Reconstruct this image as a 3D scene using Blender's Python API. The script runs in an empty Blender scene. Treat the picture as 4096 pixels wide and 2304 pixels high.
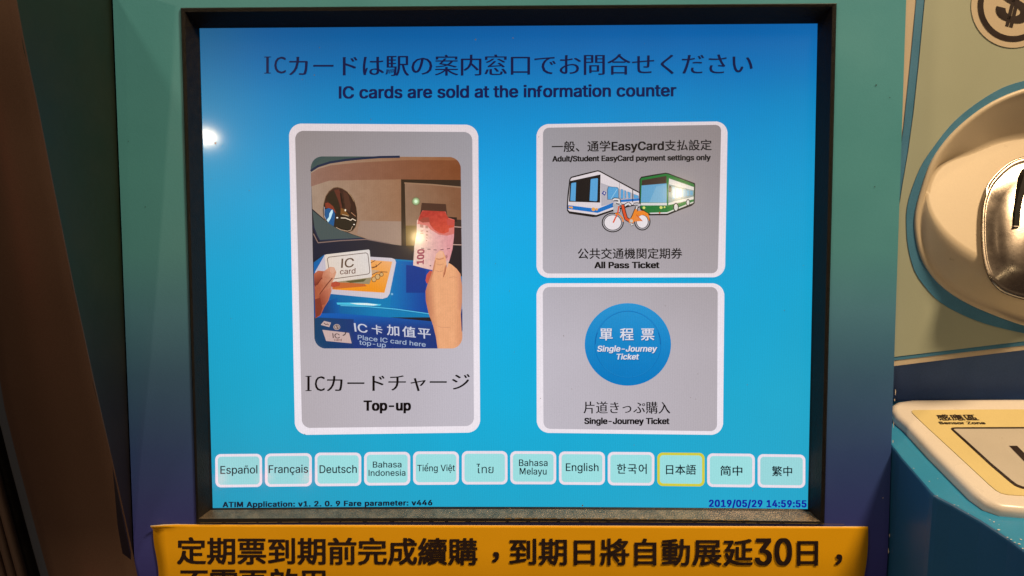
import bpy, bmesh, math, random
from mathutils import Vector, Matrix, Euler, noise
from mathutils.geometry import tessellate_polygon
random.seed(7)
R = math.radians
scene = bpy.context.scene
COL = scene.collection

# ------------------------------------------------------------------ camera, world, lamps, exposure
FPX = 2900.0                                   # focal length in pixels of a 4096 wide frame
cam_d = bpy.data.cameras.new('camera')
cam_d.sensor_width = 36.0
cam_d.lens = FPX / 4096.0 * 36.0
cam_d.clip_start = 0.01
cam_d.clip_end = 60.0
cam = bpy.data.objects.new('camera', cam_d)
COL.objects.link(cam)
CAM_POS = Vector((0.00823, -0.40436, 0.01437))
CAM_EUL = Euler((1.51330, 0.003584, 0.014241), 'XYZ')
cam.location = CAM_POS
cam.rotation_euler = CAM_EUL
scene.camera = cam
CM = CAM_EUL.to_matrix()

world = bpy.data.worlds.new('World')
scene.world = world
world.use_nodes = True
bg = world.node_tree.nodes['Background']
# the dim station hall all around: blurred warm and dark patches
wt = world.node_tree
w_co = wt.nodes.new('ShaderNodeTexCoord')
w_map = wt.nodes.new('ShaderNodeMapping')
w_map.inputs['Scale'].default_value = (2.2, 2.2, 0.9)
w_no = wt.nodes.new('ShaderNodeTexNoise')
w_no.inputs['Scale'].default_value = 1.6
w_no.inputs['Detail'].default_value = 3.0
w_cr = wt.nodes.new('ShaderNodeValToRGB')
for p_, c_ in ((0.36, (0.012, 0.007, 0.006)), (0.47, (0.040, 0.018, 0.014)), (0.56, (0.075, 0.052, 0.036)), (0.70, (0.22, 0.155, 0.10))):
    e_ = w_cr.color_ramp.elements.new(p_)
    e_.color = (*c_, 1)
w_cr.color_ramp.elements.remove(w_cr.color_ramp.elements[0])
w_cr.color_ramp.elements.remove(w_cr.color_ramp.elements[-1])
wt.links.new(w_co.outputs['Generated'], w_map.inputs['Vector'])
wt.links.new(w_map.outputs[0], w_no.inputs['Vector'])
wt.links.new(w_no.outputs['Fac'], w_cr.inputs[0])
wt.links.new(w_cr.outputs[0], bg.inputs[0])
bg.inputs[1].default_value = 0.85

scene.view_settings.view_transform = 'Standard'
scene.view_settings.look = 'None'
scene.view_settings.exposure = 0.0
scene.view_settings.gamma = 1.0


def ray(px, py):
    return (CM @ Vector(((px - 2048) / FPX, (1152 - py) / FPX, -1))).normalized()


def lamp_point(name, loc, energy, color, radius):
    l = bpy.data.lights.new(name, 'POINT')
    l.energy = energy
    l.color = color
    l.shadow_soft_size = radius
    o = bpy.data.objects.new(name, l)
    o.location = loc
    COL.objects.link(o)
    return o


def lamp_area(name, loc, target, energy, color, sx, sy):
    l = bpy.data.lights.new(name, 'AREA')
    l.shape = 'ELLIPSE'
    l.size = sx
    l.size_y = sy
    l.energy = energy
    l.color = color
    o = bpy.data.objects.new(name, l)
    o.location = loc
    o.rotation_euler = (Vector(target) - Vector(loc)).to_track_quat('-Z', 'Y').to_euler()
    COL.objects.link(o)
    return o


def mirrored(px, py, dist):
    """Where a lamp hangs in the hall when the upright screen mirrors it at this pixel."""
    d = ray(px, py)
    t = -CAM_POS.y / d.y
    p = CAM_POS + d * t
    return p + Vector((d.x, -d.y, d.z)) * dist


WARM = (1.0, 0.70, 0.40)
lamp_area('ceiling_lamp', (0.95, -0.80, 1.45), (0.05, 0, 0), 38, WARM, 0.34, 0.34)
lamp_area('ceiling_lamp', (-1.0, -0.85, 1.5), (-0.1, 0, 0), 7.5, WARM, 0.2, 0.2)
lamp_area('hall_lamp', mirrored(815, 549, 3.0), (0, 0, 0), 4.6, (1.0, 0.78, 0.50), 0.10, 0.045)
lamp_point('hall_lamp', mirrored(2712, 772, 3.4), 8.5, (1.0, 0.75, 0.42), 0.022)
lamp_point('hall_lamp', mirrored(1672, 950, 3.4), 7.5, (1.0, 0.72, 0.36), 0.022)
for q in ((888, 1915), (1062, 1908), (1232, 1910)):
    lamp_point('red_indicator_lamp', mirrored(q[0], q[1], 2.2), 0.4, (1.0, 0.06, 0.05), 0.012)

# ------------------------------------------------------------------ projection helpers (4096 x 2304 photograph pixels -> points on real planes)
def at(px, py, y=0.0):
    d = ray(px, py)
    return CAM_POS + d * ((y - CAM_POS.y) / d.y)


def on_plane(px, py, p0, n):
    d = ray(px, py)
    return CAM_POS + d * ((p0 - CAM_POS).dot(n) / d.dot(n))


def lin(c):
    return tuple(((v / 255) / 12.92 if v / 255 <= 0.04045 else ((v / 255 + 0.055) / 1.055) ** 2.4) for v in c)


def mix(a, b, t):
    return tuple(x + (y - x) * t for x, y in zip(a, b))


# ------------------------------------------------------------------ materials
MATS = {}


def mat(name, color, rough=0.5, metallic=0.0, spec=0.5, noise_amt=0.12, noise_scale=60, bump=0.0, bump_scale=400, coat=0.0, dirt=None, dirt_scale=25, dirt_lo=0.62):
    if name in MATS:
        return MATS[name]
    m = bpy.data.materials.new(name)
    m.use_nodes = True
    nt = m.node_tree
    b = nt.nodes['Principled BSDF']
    b.inputs['Roughness'].default_value = rough
    b.inputs['Metallic'].default_value = metallic
    b.inputs['Specular IOR Level'].default_value = spec
    b.inputs['Coat Weight'].default_value = coat
    b.inputs['Coat Roughness'].default_value = 0.08
    geo = nt.nodes.new('ShaderNodeNewGeometry')
    n1 = nt.nodes.new('ShaderNodeTexNoise')
    n1.inputs['Scale'].default_value = noise_scale
    n1.inputs['Detail'].default_value = 6
    nt.links.new(geo.outputs['Position'], n1.inputs['Vector'])
    n2 = nt.nodes.new('ShaderNodeTexNoise')
    n2.inputs['Scale'].default_value = 1700
    n2.inputs['Detail'].default_value = 1
    nt.links.new(geo.outputs['Position'], n2.inputs['Vector'])
    add = nt.nodes.new('ShaderNodeMath')
    add.operation = 'ADD'
    nt.links.new(n1.outputs['Fac'], add.inputs[0])
    nt.links.new(n2.outputs['Fac'], add.inputs[1])
    mr = nt.nodes.new('ShaderNodeMapRange')
    mr.inputs['From Min'].default_value = 0.6
    mr.inputs['From Max'].default_value = 1.4
    mr.inputs['To Min'].default_value = 1 - noise_amt
    mr.inputs['To Max'].default_value = 1 + noise_amt
    nt.links.new(add.outputs[0], mr.inputs['Value'])
    vm = nt.nodes.new('ShaderNodeVectorMath')
    vm.operation = 'SCALE'
    if callable(color):
        nt.links.new(color(nt, geo), vm.inputs[0])
    else:
        vm.inputs[0].default_value = color[:3]
    nt.links.new(mr.outputs[0], vm.inputs['Scale'])
    out = vm.outputs[0]
    if dirt:
        n3 = nt.nodes.new('ShaderNodeTexNoise')
        n3.inputs['Scale'].default_value = dirt_scale
        n3.inputs['Detail'].default_value = 8
        n3.inputs['Roughness'].default_value = 0.7
        nt.links.new(geo.outputs['Position'], n3.inputs['Vector'])
        r3 = nt.nodes.new('ShaderNodeMapRange')
        r3.inputs['From Min'].default_value = dirt_lo
        r3.inputs['From Max'].default_value = dirt_lo + 0.12
        nt.links.new(n3.outputs['Fac'], r3.inputs['Value'])
        mx = nt.nodes.new('ShaderNodeMix')
        mx.data_type = 'RGBA'
        nt.links.new(r3.outputs[0], mx.inputs['Factor'])
        nt.links.new(out, mx.inputs['A'])
        mx.inputs['B'].default_value = (*dirt, 1)
        out = mx.outputs['Result']
    nt.links.new(out, b.inputs['Base Color'])
    rr = nt.nodes.new('ShaderNodeMapRange')
    rr.inputs['From Min'].default_value = 0.3
    rr.inputs['From Max'].default_value = 0.7
    rr.inputs['To Min'].default_value = max(0.02, rough * 0.82)
    rr.inputs['To Max'].default_value = min(1, rough * 1.2)
    nt.links.new(n1.outputs['Fac'], rr.inputs['Value'])
    nt.links.new(rr.outputs[0], b.inputs['Roughness'])
    if bump > 0:
        bn = nt.nodes.new('ShaderNodeTexNoise')
        bn.inputs['Scale'].default_value = bump_scale
        bn.inputs['Detail'].default_value = 3
        nt.links.new(geo.outputs['Position'], bn.inputs['Vector'])
        bu = nt.nodes.new('ShaderNodeBump')
        bu.inputs['Strength'].default_value = bump
        bu.inputs['Distance'].default_value = 0.0006
        nt.links.new(bn.outputs['Fac'], bu.inputs['Height'])
        nt.links.new(bu.outputs[0], b.inputs['Normal'])
    MATS[name] = m
    return m


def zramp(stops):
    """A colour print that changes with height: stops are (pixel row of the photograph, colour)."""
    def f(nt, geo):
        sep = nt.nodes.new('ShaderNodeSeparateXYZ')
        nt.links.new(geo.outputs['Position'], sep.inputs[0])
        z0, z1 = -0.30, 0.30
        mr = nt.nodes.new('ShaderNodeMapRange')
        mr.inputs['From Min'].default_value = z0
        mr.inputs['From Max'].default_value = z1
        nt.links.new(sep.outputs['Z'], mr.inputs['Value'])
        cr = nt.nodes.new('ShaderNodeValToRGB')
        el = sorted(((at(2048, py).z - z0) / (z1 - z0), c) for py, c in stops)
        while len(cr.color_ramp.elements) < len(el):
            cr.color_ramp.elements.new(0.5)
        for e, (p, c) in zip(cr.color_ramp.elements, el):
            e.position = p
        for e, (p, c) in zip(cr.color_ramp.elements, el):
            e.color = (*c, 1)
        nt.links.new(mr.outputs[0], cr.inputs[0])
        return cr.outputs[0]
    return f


def display_material():
    m = bpy.data.materials.new('lit_display')
    m.use_nodes = True
    nt = m.node_tree
    b = nt.nodes['Principled BSDF']
    b.inputs['Base Color'].default_value = (0.004, 0.004, 0.005, 1)
    b.inputs['Roughness'].default_value = 0.30
    b.inputs['Specular IOR Level'].default_value = 0.30
    b.inputs['Coat Weight'].default_value = 0.28
    b.inputs['Coat Roughness'].default_value = 0.07
    at_ = nt.nodes.new('ShaderNodeAttribute')
    at_.attribute_name = 'Col'
    geo = nt.nodes.new('ShaderNodeNewGeometry')
    sep = nt.nodes.new('ShaderNodeSeparateXYZ')
    nt.links.new(geo.outputs['Position'], sep.inputs[0])
    # pixel columns of the panel and sensor-like grain
    mul = nt.nodes.new('ShaderNodeMath')
    mul.operation = 'MULTIPLY'
    mul.inputs[1].default_value = 2 * math.pi / 0.00132
    nt.links.new(sep.outputs['X'], mul.inputs[0])
    sn = nt.nodes.new('ShaderNodeMath')
    sn.operation = 'SINE'
    nt.links.new(mul.outputs[0], sn.inputs[0])
    n = nt.nodes.new('ShaderNodeTexNoise')
    n.inputs['Scale'].default_value = 1500
    n.inputs['Detail'].default_value = 2
    nt.links.new(geo.outputs['Position'], n.inputs['Vector'])
    n2 = nt.nodes.new('ShaderNodeTexNoise')
    n2.inputs['Scale'].default_value = 22
    n2.inputs['Detail'].default_value = 5
    nt.links.new(geo.outputs['Position'], n2.inputs['Vector'])
    a = nt.nodes.new('ShaderNodeMath')
    a.operation = 'MULTIPLY_ADD'
    a.inputs[1].default_value = 0.022
    a.inputs[2].default_value = 0.90
    nt.links.new(sn.outputs[0], a.inputs[0])
    a2 = nt.nodes.new('ShaderNodeMath')
    a2.operation = 'MULTIPLY_ADD'
    a2.inputs[1].default_value = 0.24
    nt.links.new(n.outputs['Fac'], a2.inputs[0])
    nt.links.new(a.outputs[0], a2.inputs[2])
    a3 = nt.nodes.new('ShaderNodeMath')
    a3.operation = 'MULTIPLY_ADD'
    a3.inputs[1].default_value = 0.10
    nt.links.new(n2.outputs['Fac'], a3.inputs[0])
    nt.links.new(a2.outputs[0], a3.inputs[2])
    vm = nt.nodes.new('ShaderNodeVectorMath')
    vm.operation = 'SCALE'
    nt.links.new(at_.outputs['Color'], vm.inputs[0])
    nt.links.new(a3.outputs[0], vm.inputs['Scale'])
    nt.links.new(vm.outputs[0], b.inputs['Emission Color'])
    b.inputs['Emission Strength'].default_value = 1.0
    return m


M_DISP = display_material()
M_BEZEL = mat('black_textured_metal', (0.008, 0.007, 0.0065), 0.38, 0.0, 0.35, 0.25, 300, 0.35, 1500)
M_BEZEL_WORN_LIT = mat('worn_lit_black_metal', (0.30, 0.23, 0.155), 0.42, 0.85, 0.5, 0.5, 200, 0.6, 1300)  # worn lower slope; the overhead light it catches is also put into this colour
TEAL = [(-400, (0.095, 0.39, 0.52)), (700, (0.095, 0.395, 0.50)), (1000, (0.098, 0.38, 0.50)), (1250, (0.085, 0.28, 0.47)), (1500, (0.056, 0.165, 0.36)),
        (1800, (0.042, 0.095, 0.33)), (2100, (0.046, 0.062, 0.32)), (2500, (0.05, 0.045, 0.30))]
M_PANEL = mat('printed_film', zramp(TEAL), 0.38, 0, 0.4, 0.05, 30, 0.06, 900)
M_CHEEK = mat('dark_printed_film', zramp([(-400, (0.011, 0.023, 0.017)), (1100, (0.012, 0.023, 0.017)), (1600, (0.012, 0.014, 0.022)), (2300, (0.012, 0.008, 0.02))]), 0.5, 0, 0.35, 0.12, 40)
M_BROWN = mat('brown_brushed_metal', (0.115, 0.072, 0.056), 0.34, 0.55, 0.4, 0.12, 9)
M_SLATE = mat('slate_edge', (0.05, 0.07, 0.11), 0.4)
M_RIB = mat('brown_rubber', (0.085, 0.055, 0.045), 0.6)
M_BLACK = mat('black_void', (0.006, 0.005, 0.005), 0.8)
M_YELLOW = mat('yellow_sheet', (0.95, 0.50, 0.006), 0.45, 0, 0.35, 0.05, 25, dirt=(0.5, 0.2, 0.02), dirt_scale=60, dirt_lo=0.72)
M_INK = mat('black_ink', (0.020, 0.010, 0.010), 0.45)
M_PAPER = mat('paper_core', (0.75, 0.62, 0.42), 0.7)
M_CREAM = mat('cream_plastic', (0.68, 0.59, 0.45), 0.38, 0, 0.45, 0.05, 20, 0.04, 500, dirt=(0.36, 0.29, 0.19), dirt_scale=48, dirt_lo=0.64)
M_GREEN = mat('sage_film', (0.44, 0.50, 0.40), 0.42, 0, 0.4, 0.05, 20)
M_BLUELINE = mat('blue_print', (0.075, 0.26, 0.46), 0.42)
M_NAVY = mat('navy_paint', (0.07, 0.15, 0.42), 0.45)
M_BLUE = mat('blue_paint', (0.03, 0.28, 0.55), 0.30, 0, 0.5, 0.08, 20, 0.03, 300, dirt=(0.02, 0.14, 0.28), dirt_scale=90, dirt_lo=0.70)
M_BLUE_SHADE = mat('shaded_blue_paint', (0.022, 0.13, 0.33), 0.35, 0, 0.4, 0.08, 20)  # darker copy of the shelf blue, with the shade of its sides painted in
M_WHITE = mat('white_rim_plastic', (0.80, 0.76, 0.72), 0.28, 0, 0.5, 0.06, 30, dirt=(0.48, 0.42, 0.36), dirt_scale=45, dirt_lo=0.64)
M_PLATE = mat('yellow_plate', (0.74, 0.63, 0.31), 0.4, 0, 0.4, 0.06, 40, dirt=(0.6, 0.45, 0.16), dirt_scale=60, dirt_lo=0.66)
M_GREY = mat('grey_plate', (0.55, 0.52, 0.47), 0.4, 0, 0.4, 0.06, 40, dirt=(0.4, 0.36, 0.3), dirt_scale=70, dirt_lo=0.64)
M_CHROME = mat('polished_steel', (0.46, 0.41, 0.36), 0.27, 1.0, 0.5, 0.25, 60, 0.05, 700, dirt=(0.30, 0.26, 0.2), dirt_scale=50, dirt_lo=0.60)
M_CHIP = mat('bare_chip', (0.72, 0.66, 0.58), 0.5)
M_WALL = mat('wall_paint', (0.06, 0.05, 0.045), 0.8)


# ------------------------------------------------------------------ object helpers
def link(name, me, parent=None, kind=None):
    o = bpy.data.objects.new(name, me)
    COL.objects.link(o)
    if parent:
        o.parent = parent
    if kind:
        o['kind'] = kind
    return o


def thing(name, label, cat, loc=(0, 0, 0), group=None):
    o = bpy.data.objects.new(name, None)
    COL.objects.link(o)
    o.empty_display_size = 0.02
    o['label'] = label
    o['category'] = cat
    if group:
        o['group'] = group
    return o


def tag(o, label, cat=None):
    o['label'] = label
    if cat:
        o['category'] = cat
    return o


def mesh_obj(name, verts, faces, m, parent=None, smooth=False, kind=None, face_cam=False):
    me = bpy.data.meshes.new(name)
    me.from_pydata([tuple(v) for v in verts], [], faces)
    me.update()
    if face_cam:
        bm = bmesh.new()
        bm.from_mesh(me)
        bm.normal_update()
        for f in bm.faces:
            if f.normal.y > 0:
                f.normal_flip()
        bm.to_mesh(me)
        bm.free()
    me.materials.append(m)
    if smooth:
        for p in me.polygons:
            p.use_smooth = True
    return link(name, me, parent, kind)


def bevel(o, w, seg=2):
    md = o.modifiers.new('bevel', 'BEVEL')
    md.width = w
    md.segments = seg
    md.limit_method = 'ANGLE'
    md.angle_limit = R(25)
    return o


def slab(name, front, back, m, parent=None, kind=None):
    """Closed solid between two matching outlines."""
    n = len(front)
    tris = tessellate_polygon([[Vector(p) for p in front]])
    vs = [tuple(p) for p in front] + [tuple(p) for p in back]
    fs = [tuple(t) for t in tris] + [tuple(i + n for i in reversed(t)) for t in tris]
    for i in range(n):
        j = (i + 1) % n
        fs.append((i, j, j + n, i + n))
    me = bpy.data.meshes.new(name)
    me.from_pydata(vs, [], fs)
    bm = bmesh.new()
    bm.from_mesh(me)
    bmesh.ops.recalc_face_normals(bm, faces=bm.faces)
    bmesh.ops.dissolve_limit(bm, angle_limit=0.001, verts=bm.verts, edges=bm.edges)
    bm.to_mesh(me)
    bm.free()
    me.materials.append(m)
    return link(name, me, parent, kind)


def slab_hole(name, front, hole, depth, m, parent=None):
    """Sheet with an opening: the outline and the opening lie on one upright plane."""
    F2 = [Vector((p.x, p.z, 0)) for p in front]
    H2 = [Vector((p.x, p.z, 0)) for p in hole]
    tris = fill([F2, H2])
    n, k = len(front), len(hole)
    vs = [tuple(p) for p in front + hole] + [(p.x, p.y + depth, p.z) for p in front + hole]
    fs = tris + [tuple(i + n + k for i in reversed(t)) for t in tris]
    for i in range(n):
        j = (i + 1) % n
        fs.append((i, j, j + n + k, i + n + k))
    for i in range(k):
        j = (i + 1) % k
        fs.append((n + i, n + j, n + j + n + k, n + i + n + k))
    me = bpy.data.meshes.new(name)
    me.from_pydata(vs, [], fs)
    bm = bmesh.new()
    bm.from_mesh(me)
    bmesh.ops.recalc_face_normals(bm, faces=bm.faces)
    bm.to_mesh(me)
    bm.free()
    me.materials.append(m)
    return link(name, me, parent)


# ------------------------------------------------------------------ lettering
# outlines of a plain grotesque alphabet in thousandths of an em: advance, closed loops of x, y
LATIN = {
    '$': (447, [[202,-74,202,583,244,583,244,-74],[225,459,254,456,280,449,302,437,320,421,332,402,337,378,401,378,398,403,390,427,377,449,360,468,340,484,316,498,289,508,227,516,165,508,138,498,113,484,92,468,75,448,62,425,54,400,52,372,56,341,67,313,86,289,112,269,145,253,296,205,332,179,344,154,344,122,329,92,303,69,267,54,224,49,185,53,150,66,123,88,108,118,104,137,38,137,42,109,51,83,64,60,81,40,102,23,128,9,156,-1,224,-9,261,-7,294,0,323,11,349,25,370,43,386,64,399,87,406,112,407,161,395,198,372,226,328,256,155,315,131,334,117,359,117,391,129,418,152,440,185,454]]),
    '-': (453, [[114,188,114,244,337,244,337,188]]),
    '.': (188, [[95,87,118,81,135,64,141,41,135,18,118,1,95,-4,73,1,55,18,50,41,55,64,73,81]]),
    '/': (249, [[14,-76,178,533,235,533,71,-76]]),
    '0': (453, [[191,512,227,516,262,512,295,502,323,484,348,461,368,431,384,395,396,353,403,306,405,254,403,202,396,155,384,113,368,77,348,48,323,24,295,7,263,-3,227,-7,191,-3,158,7,130,24,105,48,85,77,69,113,57,155,50,202,48,254,50,306,57,353,69,395,85,431,106,461,130,484,159,502],[250,457,227,460,203,457,182,449,163,435,147,416,134,393,115,332,109,254,115,176,134,116,147,92,163,74,182,60,203,52,227,50,250,52,271,60,290,74,306,92,320,116,338,176,344,254,338,332,320,393,306,416,290,435,271,449]]),
    '1': (453, [[86,427,198,509,276,509,276,0,212,0,212,448,86,358],[76,0,76,55,391,55,391,0]]),
    '2': (453, [[196,513,254,513,281,507,306,497,328,482,346,465,361,445,372,423,379,398,380,354,371,318,336,259,267,180,153,60,153,57,389,57,389,0,64,0,64,47,252,248,303,312,319,356,319,389,308,419,287,441,258,455,224,460,188,454,159,438,139,413,128,381,127,362,66,362,68,391,75,418,86,442,102,464,121,482,143,496,168,507]]),
    '3': (453, [[70,452,70,509,372,509,372,461,211,278,211,289,247,290,279,286,308,276,333,262,354,244,371,222,383,198,391,173,393,145,390,116,383,90,370,66,354,45,333,27,309,12,281,2,251,-5,188,-5,133,10,108,22,88,38,70,57,57,79,48,104,44,132,109,132,118,100,137,76,165,59,200,51,239,51,275,61,304,80,323,108,329,145,323,180,306,211,275,234,229,246,157,248,157,299,288,448,288,452]]),
    '4': (453, [[40,158,247,509,311,509,109,166,109,163,413,163,413,105,40,105],[282,318,343,318,343,0,282,0]]),
    '5': (453, [[67,253,96,509,366,509,366,452,151,452,134,301,178,325,229,334,274,328,313,311,345,285,370,251,386,210,391,163,388,132,381,102,369,76,352,52,332,32,309,15,282,3,253,-4,221,-7,165,1,118,25,83,60,71,82,63,105,60,130,122,130,130,102,148,78,173,60,204,51,241,51,276,64,304,89,322,122,328,162,321,203,303,237,275,262,238,275,184,273,139,255,128,246]]),
    '6': (453, [[252,509,322,509,151,261,145,261,174,295,208,311,235,314,265,312,291,305,316,295,337,280,355,262,370,240,380,215,387,187,389,157,387,127,379,98,368,73,352,50,333,30,310,14,284,3,257,-4,226,-7,196,-4,168,3,142,15,119,31,100,51,84,74,73,101,66,130,65,187,80,239,112,302],[207,264,174,252,148,229,131,197,125,158,131,119,148,86,174,63,207,50,245,50,279,63,304,86,322,119,327,157,322,196,304,228,279,251,245,264]]),
    '9': (453, [[226,516,196,513,168,506,143,494,120,479,101,459,85,436,73,411,66,382,64,352,66,321,72,294,83,269,98,247,116,229,137,214,161,203,188,197,245,198,278,214,307,248,301,248,130,0,200,0,340,207,373,270,387,322,387,378,380,408,368,434,352,458,333,478,310,494,285,506,256,513],[207,459,174,446,148,423,131,390,125,352,131,313,148,280,174,257,207,245,245,245,279,257,305,280,322,312,327,350,322,390,305,422,279,446,245,459]]),
    ':': (188, [[95,87,118,81,135,64,141,41,135,18,118,1,95,-4,73,1,55,18,50,41,55,64,73,81],[95,362,118,356,135,339,141,316,135,294,118,277,95,271,73,277,55,294,50,316,55,339,73,356]]),
    'A': (480, [[16,0,203,509,276,509,463,0,398,0,350,135,129,135,82,0],[150,190,329,190,240,440]]),
    'B': (456, [[60,0,60,509,274,507,304,501,329,491,350,477,367,461,381,442,396,398,397,353,387,320,368,295,329,272,315,267,315,262,347,254,378,234,402,203,416,161,416,111,400,67,386,48,368,31,344,18,317,8,284,2],[125,452,125,285,256,287,288,296,314,314,330,340,336,372,333,393,326,412,313,429,294,442,270,449],[125,231,125,57,281,60,309,67,330,80,344,96,353,115,354,153,342,184,320,209,289,225,269,229]]),
    'C': (510, [[225,512,293,514,340,504,383,485,419,456,448,418,467,373,473,348,408,348,389,395,357,428,315,449,267,456,237,453,209,445,184,432,161,414,141,391,125,364,113,332,106,295,103,254,106,213,113,177,125,145,141,117,161,94,184,76,210,63,237,56,284,54,330,65,369,90,397,128,408,160,473,160,459,112,435,71,402,38,363,13,317,-2,267,-7,225,-3,186,7,150,25,119,49,92,79,70,115,53,157,44,203,40,254,44,305,53,352,70,393,92,429,119,459,150,484,186,501]]),
    'D': (502, [[60,0,60,509,125,509,125,0],[93,452,93,509,225,509,273,505,315,495,353,478,385,455,412,426,433,391,449,351,458,306,462,255,458,205,449,159,433,119,411,83,384,54,351,31,312,14,268,3,219,0,96,0,96,57,254,60,288,68,318,81,343,99,363,122,379,149,390,181,397,216,399,255,397,294,390,329,379,361,364,388,344,410,320,428,291,441,258,449]]),
    'E': (419, [[60,0,60,509,372,509,372,452,125,452,125,286,355,286,355,229,125,229,125,57,375,57,375,0]]),
    'F': (410, [[60,0,60,509,369,509,369,452,125,452,125,278,346,278,346,221,125,221,125,0]]),
    'I': (178, [[55,0,55,509,120,509,120,0]]),
    'J': (396, [[272,145,272,509,336,509,336,145,332,100,318,63,294,33,263,11,227,-2,185,-7,143,-2,106,11,75,33,52,63,38,100,33,173,98,173,100,117,108,93,122,74,139,61,160,53,185,50,209,53,230,61,248,74,261,93,269,117]]),
    'M': (628, [[60,0,60,509,148,509,303,140,458,509,546,509,546,0,486,0,486,400,330,40,276,40,120,400,120,0]]),
    'P': (445, [[60,0,60,509,257,509,305,499,356,471,390,430,407,377,407,318,390,265,356,223,305,195,257,186,125,186,125,0],[125,243,252,243,297,256,324,279,339,310,344,348,339,385,324,416,297,439,252,451,125,451]]),
    'S': (447, [[227,516,289,508,316,498,340,484,360,468,377,449,390,427,398,403,401,378,337,378,332,402,320,421,302,437,280,449,254,456,204,457,167,448,139,430,121,405,115,376,122,345,142,324,212,293,328,256,372,226,395,198,407,161,406,112,399,87,386,64,370,43,349,25,323,11,294,0,261,-7,188,-7,156,-1,128,9,102,23,81,40,64,60,51,83,42,109,38,137,104,137,114,102,136,76,166,59,204,50,246,50,286,60,317,79,338,106,346,139,340,168,322,189,263,217,145,253,112,269,86,289,67,313,56,341,52,372,54,400,62,425,75,448,92,468,113,484,138,498,165,508]]),
    'T': (449, [[32,452,32,509,417,509,417,452,257,452,257,0,193,0,193,452]]),
    'V': (480, [[204,0,16,509,84,509,199,187,248,31,235,31,290,206,395,509,463,509,278,0]]),
    'Z': (438, [[40,0,40,50,325,452,52,452,52,509,402,509,402,462,115,57,405,57,405,0]]),
    'a': (389, [[223,382,271,369,300,350,322,320,335,278,337,251,337,0,277,0,277,52,272,52,242,16,199,-4,160,-9,115,-3,76,15,48,45,38,63,30,108,36,146,53,174,78,193,178,220,265,235,274,246,272,285,260,307,240,322,212,330,163,327,127,309,100,274,41,291,64,331,95,358,133,375,153,380],[276,190,122,153,103,139,93,118,93,93,102,72,130,52,170,45,211,51,242,68,263,93,274,122]]),
    'c': (396, [[174,382,226,384,276,371,318,346,349,308,362,277,303,262,278,304,242,325,207,330,184,328,163,321,145,310,118,278,102,236,96,187,102,139,118,97,145,66,163,55,184,49,232,49,271,66,297,98,304,117,363,102,341,56,306,21,261,-1,207,-8,174,-5,144,3,117,16,93,35,72,58,56,85,44,116,37,150,34,187,37,225,44,260,56,291,72,318,93,341,117,360,144,374]]),
    'd': (424, [[311,319,311,509,372,509,372,0,313,0,313,59,307,59,277,21,252,4,217,-7,165,-6,137,3,111,16,89,34,70,57,55,84,43,116,36,151,34,189,36,227,43,261,55,293,70,320,89,342,112,361,137,374,165,382,218,383,253,373,287,346,306,319],[182,328,162,322,145,311,118,281,102,239,96,189,102,139,118,97,145,66,162,55,182,49,226,49,246,55,278,78,299,115,310,162,310,216,300,263,278,299,246,322,227,328]]),
    'e': (404, [[172,382,226,383,266,374,303,355,334,324,357,282,370,227,371,169,75,169,75,221,338,221,310,202,304,248,288,286,263,314,227,328,183,328,146,313,119,286,102,251,96,211,98,151,110,106,135,73,169,53,212,46,254,53,285,73,306,105,365,91,348,55,320,26,283,4,237,-7,177,-5,145,3,117,16,92,35,72,58,56,85,44,116,37,150,34,187,36,224,44,258,55,290,71,317,91,340,115,359,142,373]]),
    'g': (425, [[166,382,218,383,253,373,288,346,308,319,313,319,313,379,372,379,372,-9,370,-40,363,-67,350,-90,334,-109,314,-124,265,-144,207,-151,156,-146,114,-132,82,-110,51,-69,101,-41,131,-74,169,-93,207,-97,236,-95,261,-87,282,-75,298,-58,308,-34,311,-6,311,68,306,68,277,32,252,16,217,6,165,7,138,14,113,27,90,43,71,65,55,90,43,120,36,154,34,191,36,229,43,263,55,293,71,320,90,342,112,361,138,374],[182,328,163,322,130,298,109,262,98,218,98,167,109,123,131,88,163,66,205,59,246,66,278,87,300,121,311,166,311,219,300,264,279,299,247,322,227,328]]),
    'h': (410, [[53,0,53,509,114,509,114,287,102,287,116,319,132,344,152,362,175,374,200,382,252,383,295,369,313,356,328,340,341,321,350,298,357,240,357,0,296,0,296,235,293,263,286,286,273,304,256,318,235,326,192,328,161,317,136,297,119,266,114,227,114,0]]),
    'i': (167, [[53,0,53,379,114,379,114,0],[84,524,105,518,121,504,126,483,121,463,105,448,84,443,63,448,47,463,41,483,47,504,63,518]]),
    'k': (381, [[53,0,53,509,114,509,114,0],[121,212,284,379,360,379,184,199,177,199,110,137,110,212],[148,186,191,229,372,0,294,0]]),
    'l': (167, [[53,0,53,535,114,535,114,0]]),
    'm': (610, [[219,386,245,383,268,375,287,361,303,342,314,320,321,295,312,295,326,329,350,356,381,375,417,385,458,385,497,372,529,346,550,307,557,255,557,0,496,0,496,254,493,279,485,298,473,313,438,329,402,329,374,320,353,302,340,277,335,247,335,0,274,0,274,260,272,280,265,297,253,311,238,322,220,328,185,329,158,320,135,302,119,274,114,238,114,0,53,0,53,379,112,379,112,295,108,295,122,331,144,358,172,376,187,382]]),
    'n': (410, [[200,382,252,383,295,369,313,356,341,321,350,298,357,240,357,0,296,0,296,235,293,263,286,286,273,304,256,318,235,326,192,328,161,317,136,297,119,266,114,227,114,0,53,0,53,379,112,379,112,287,102,287,116,319,132,344,152,362,175,374]]),
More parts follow.
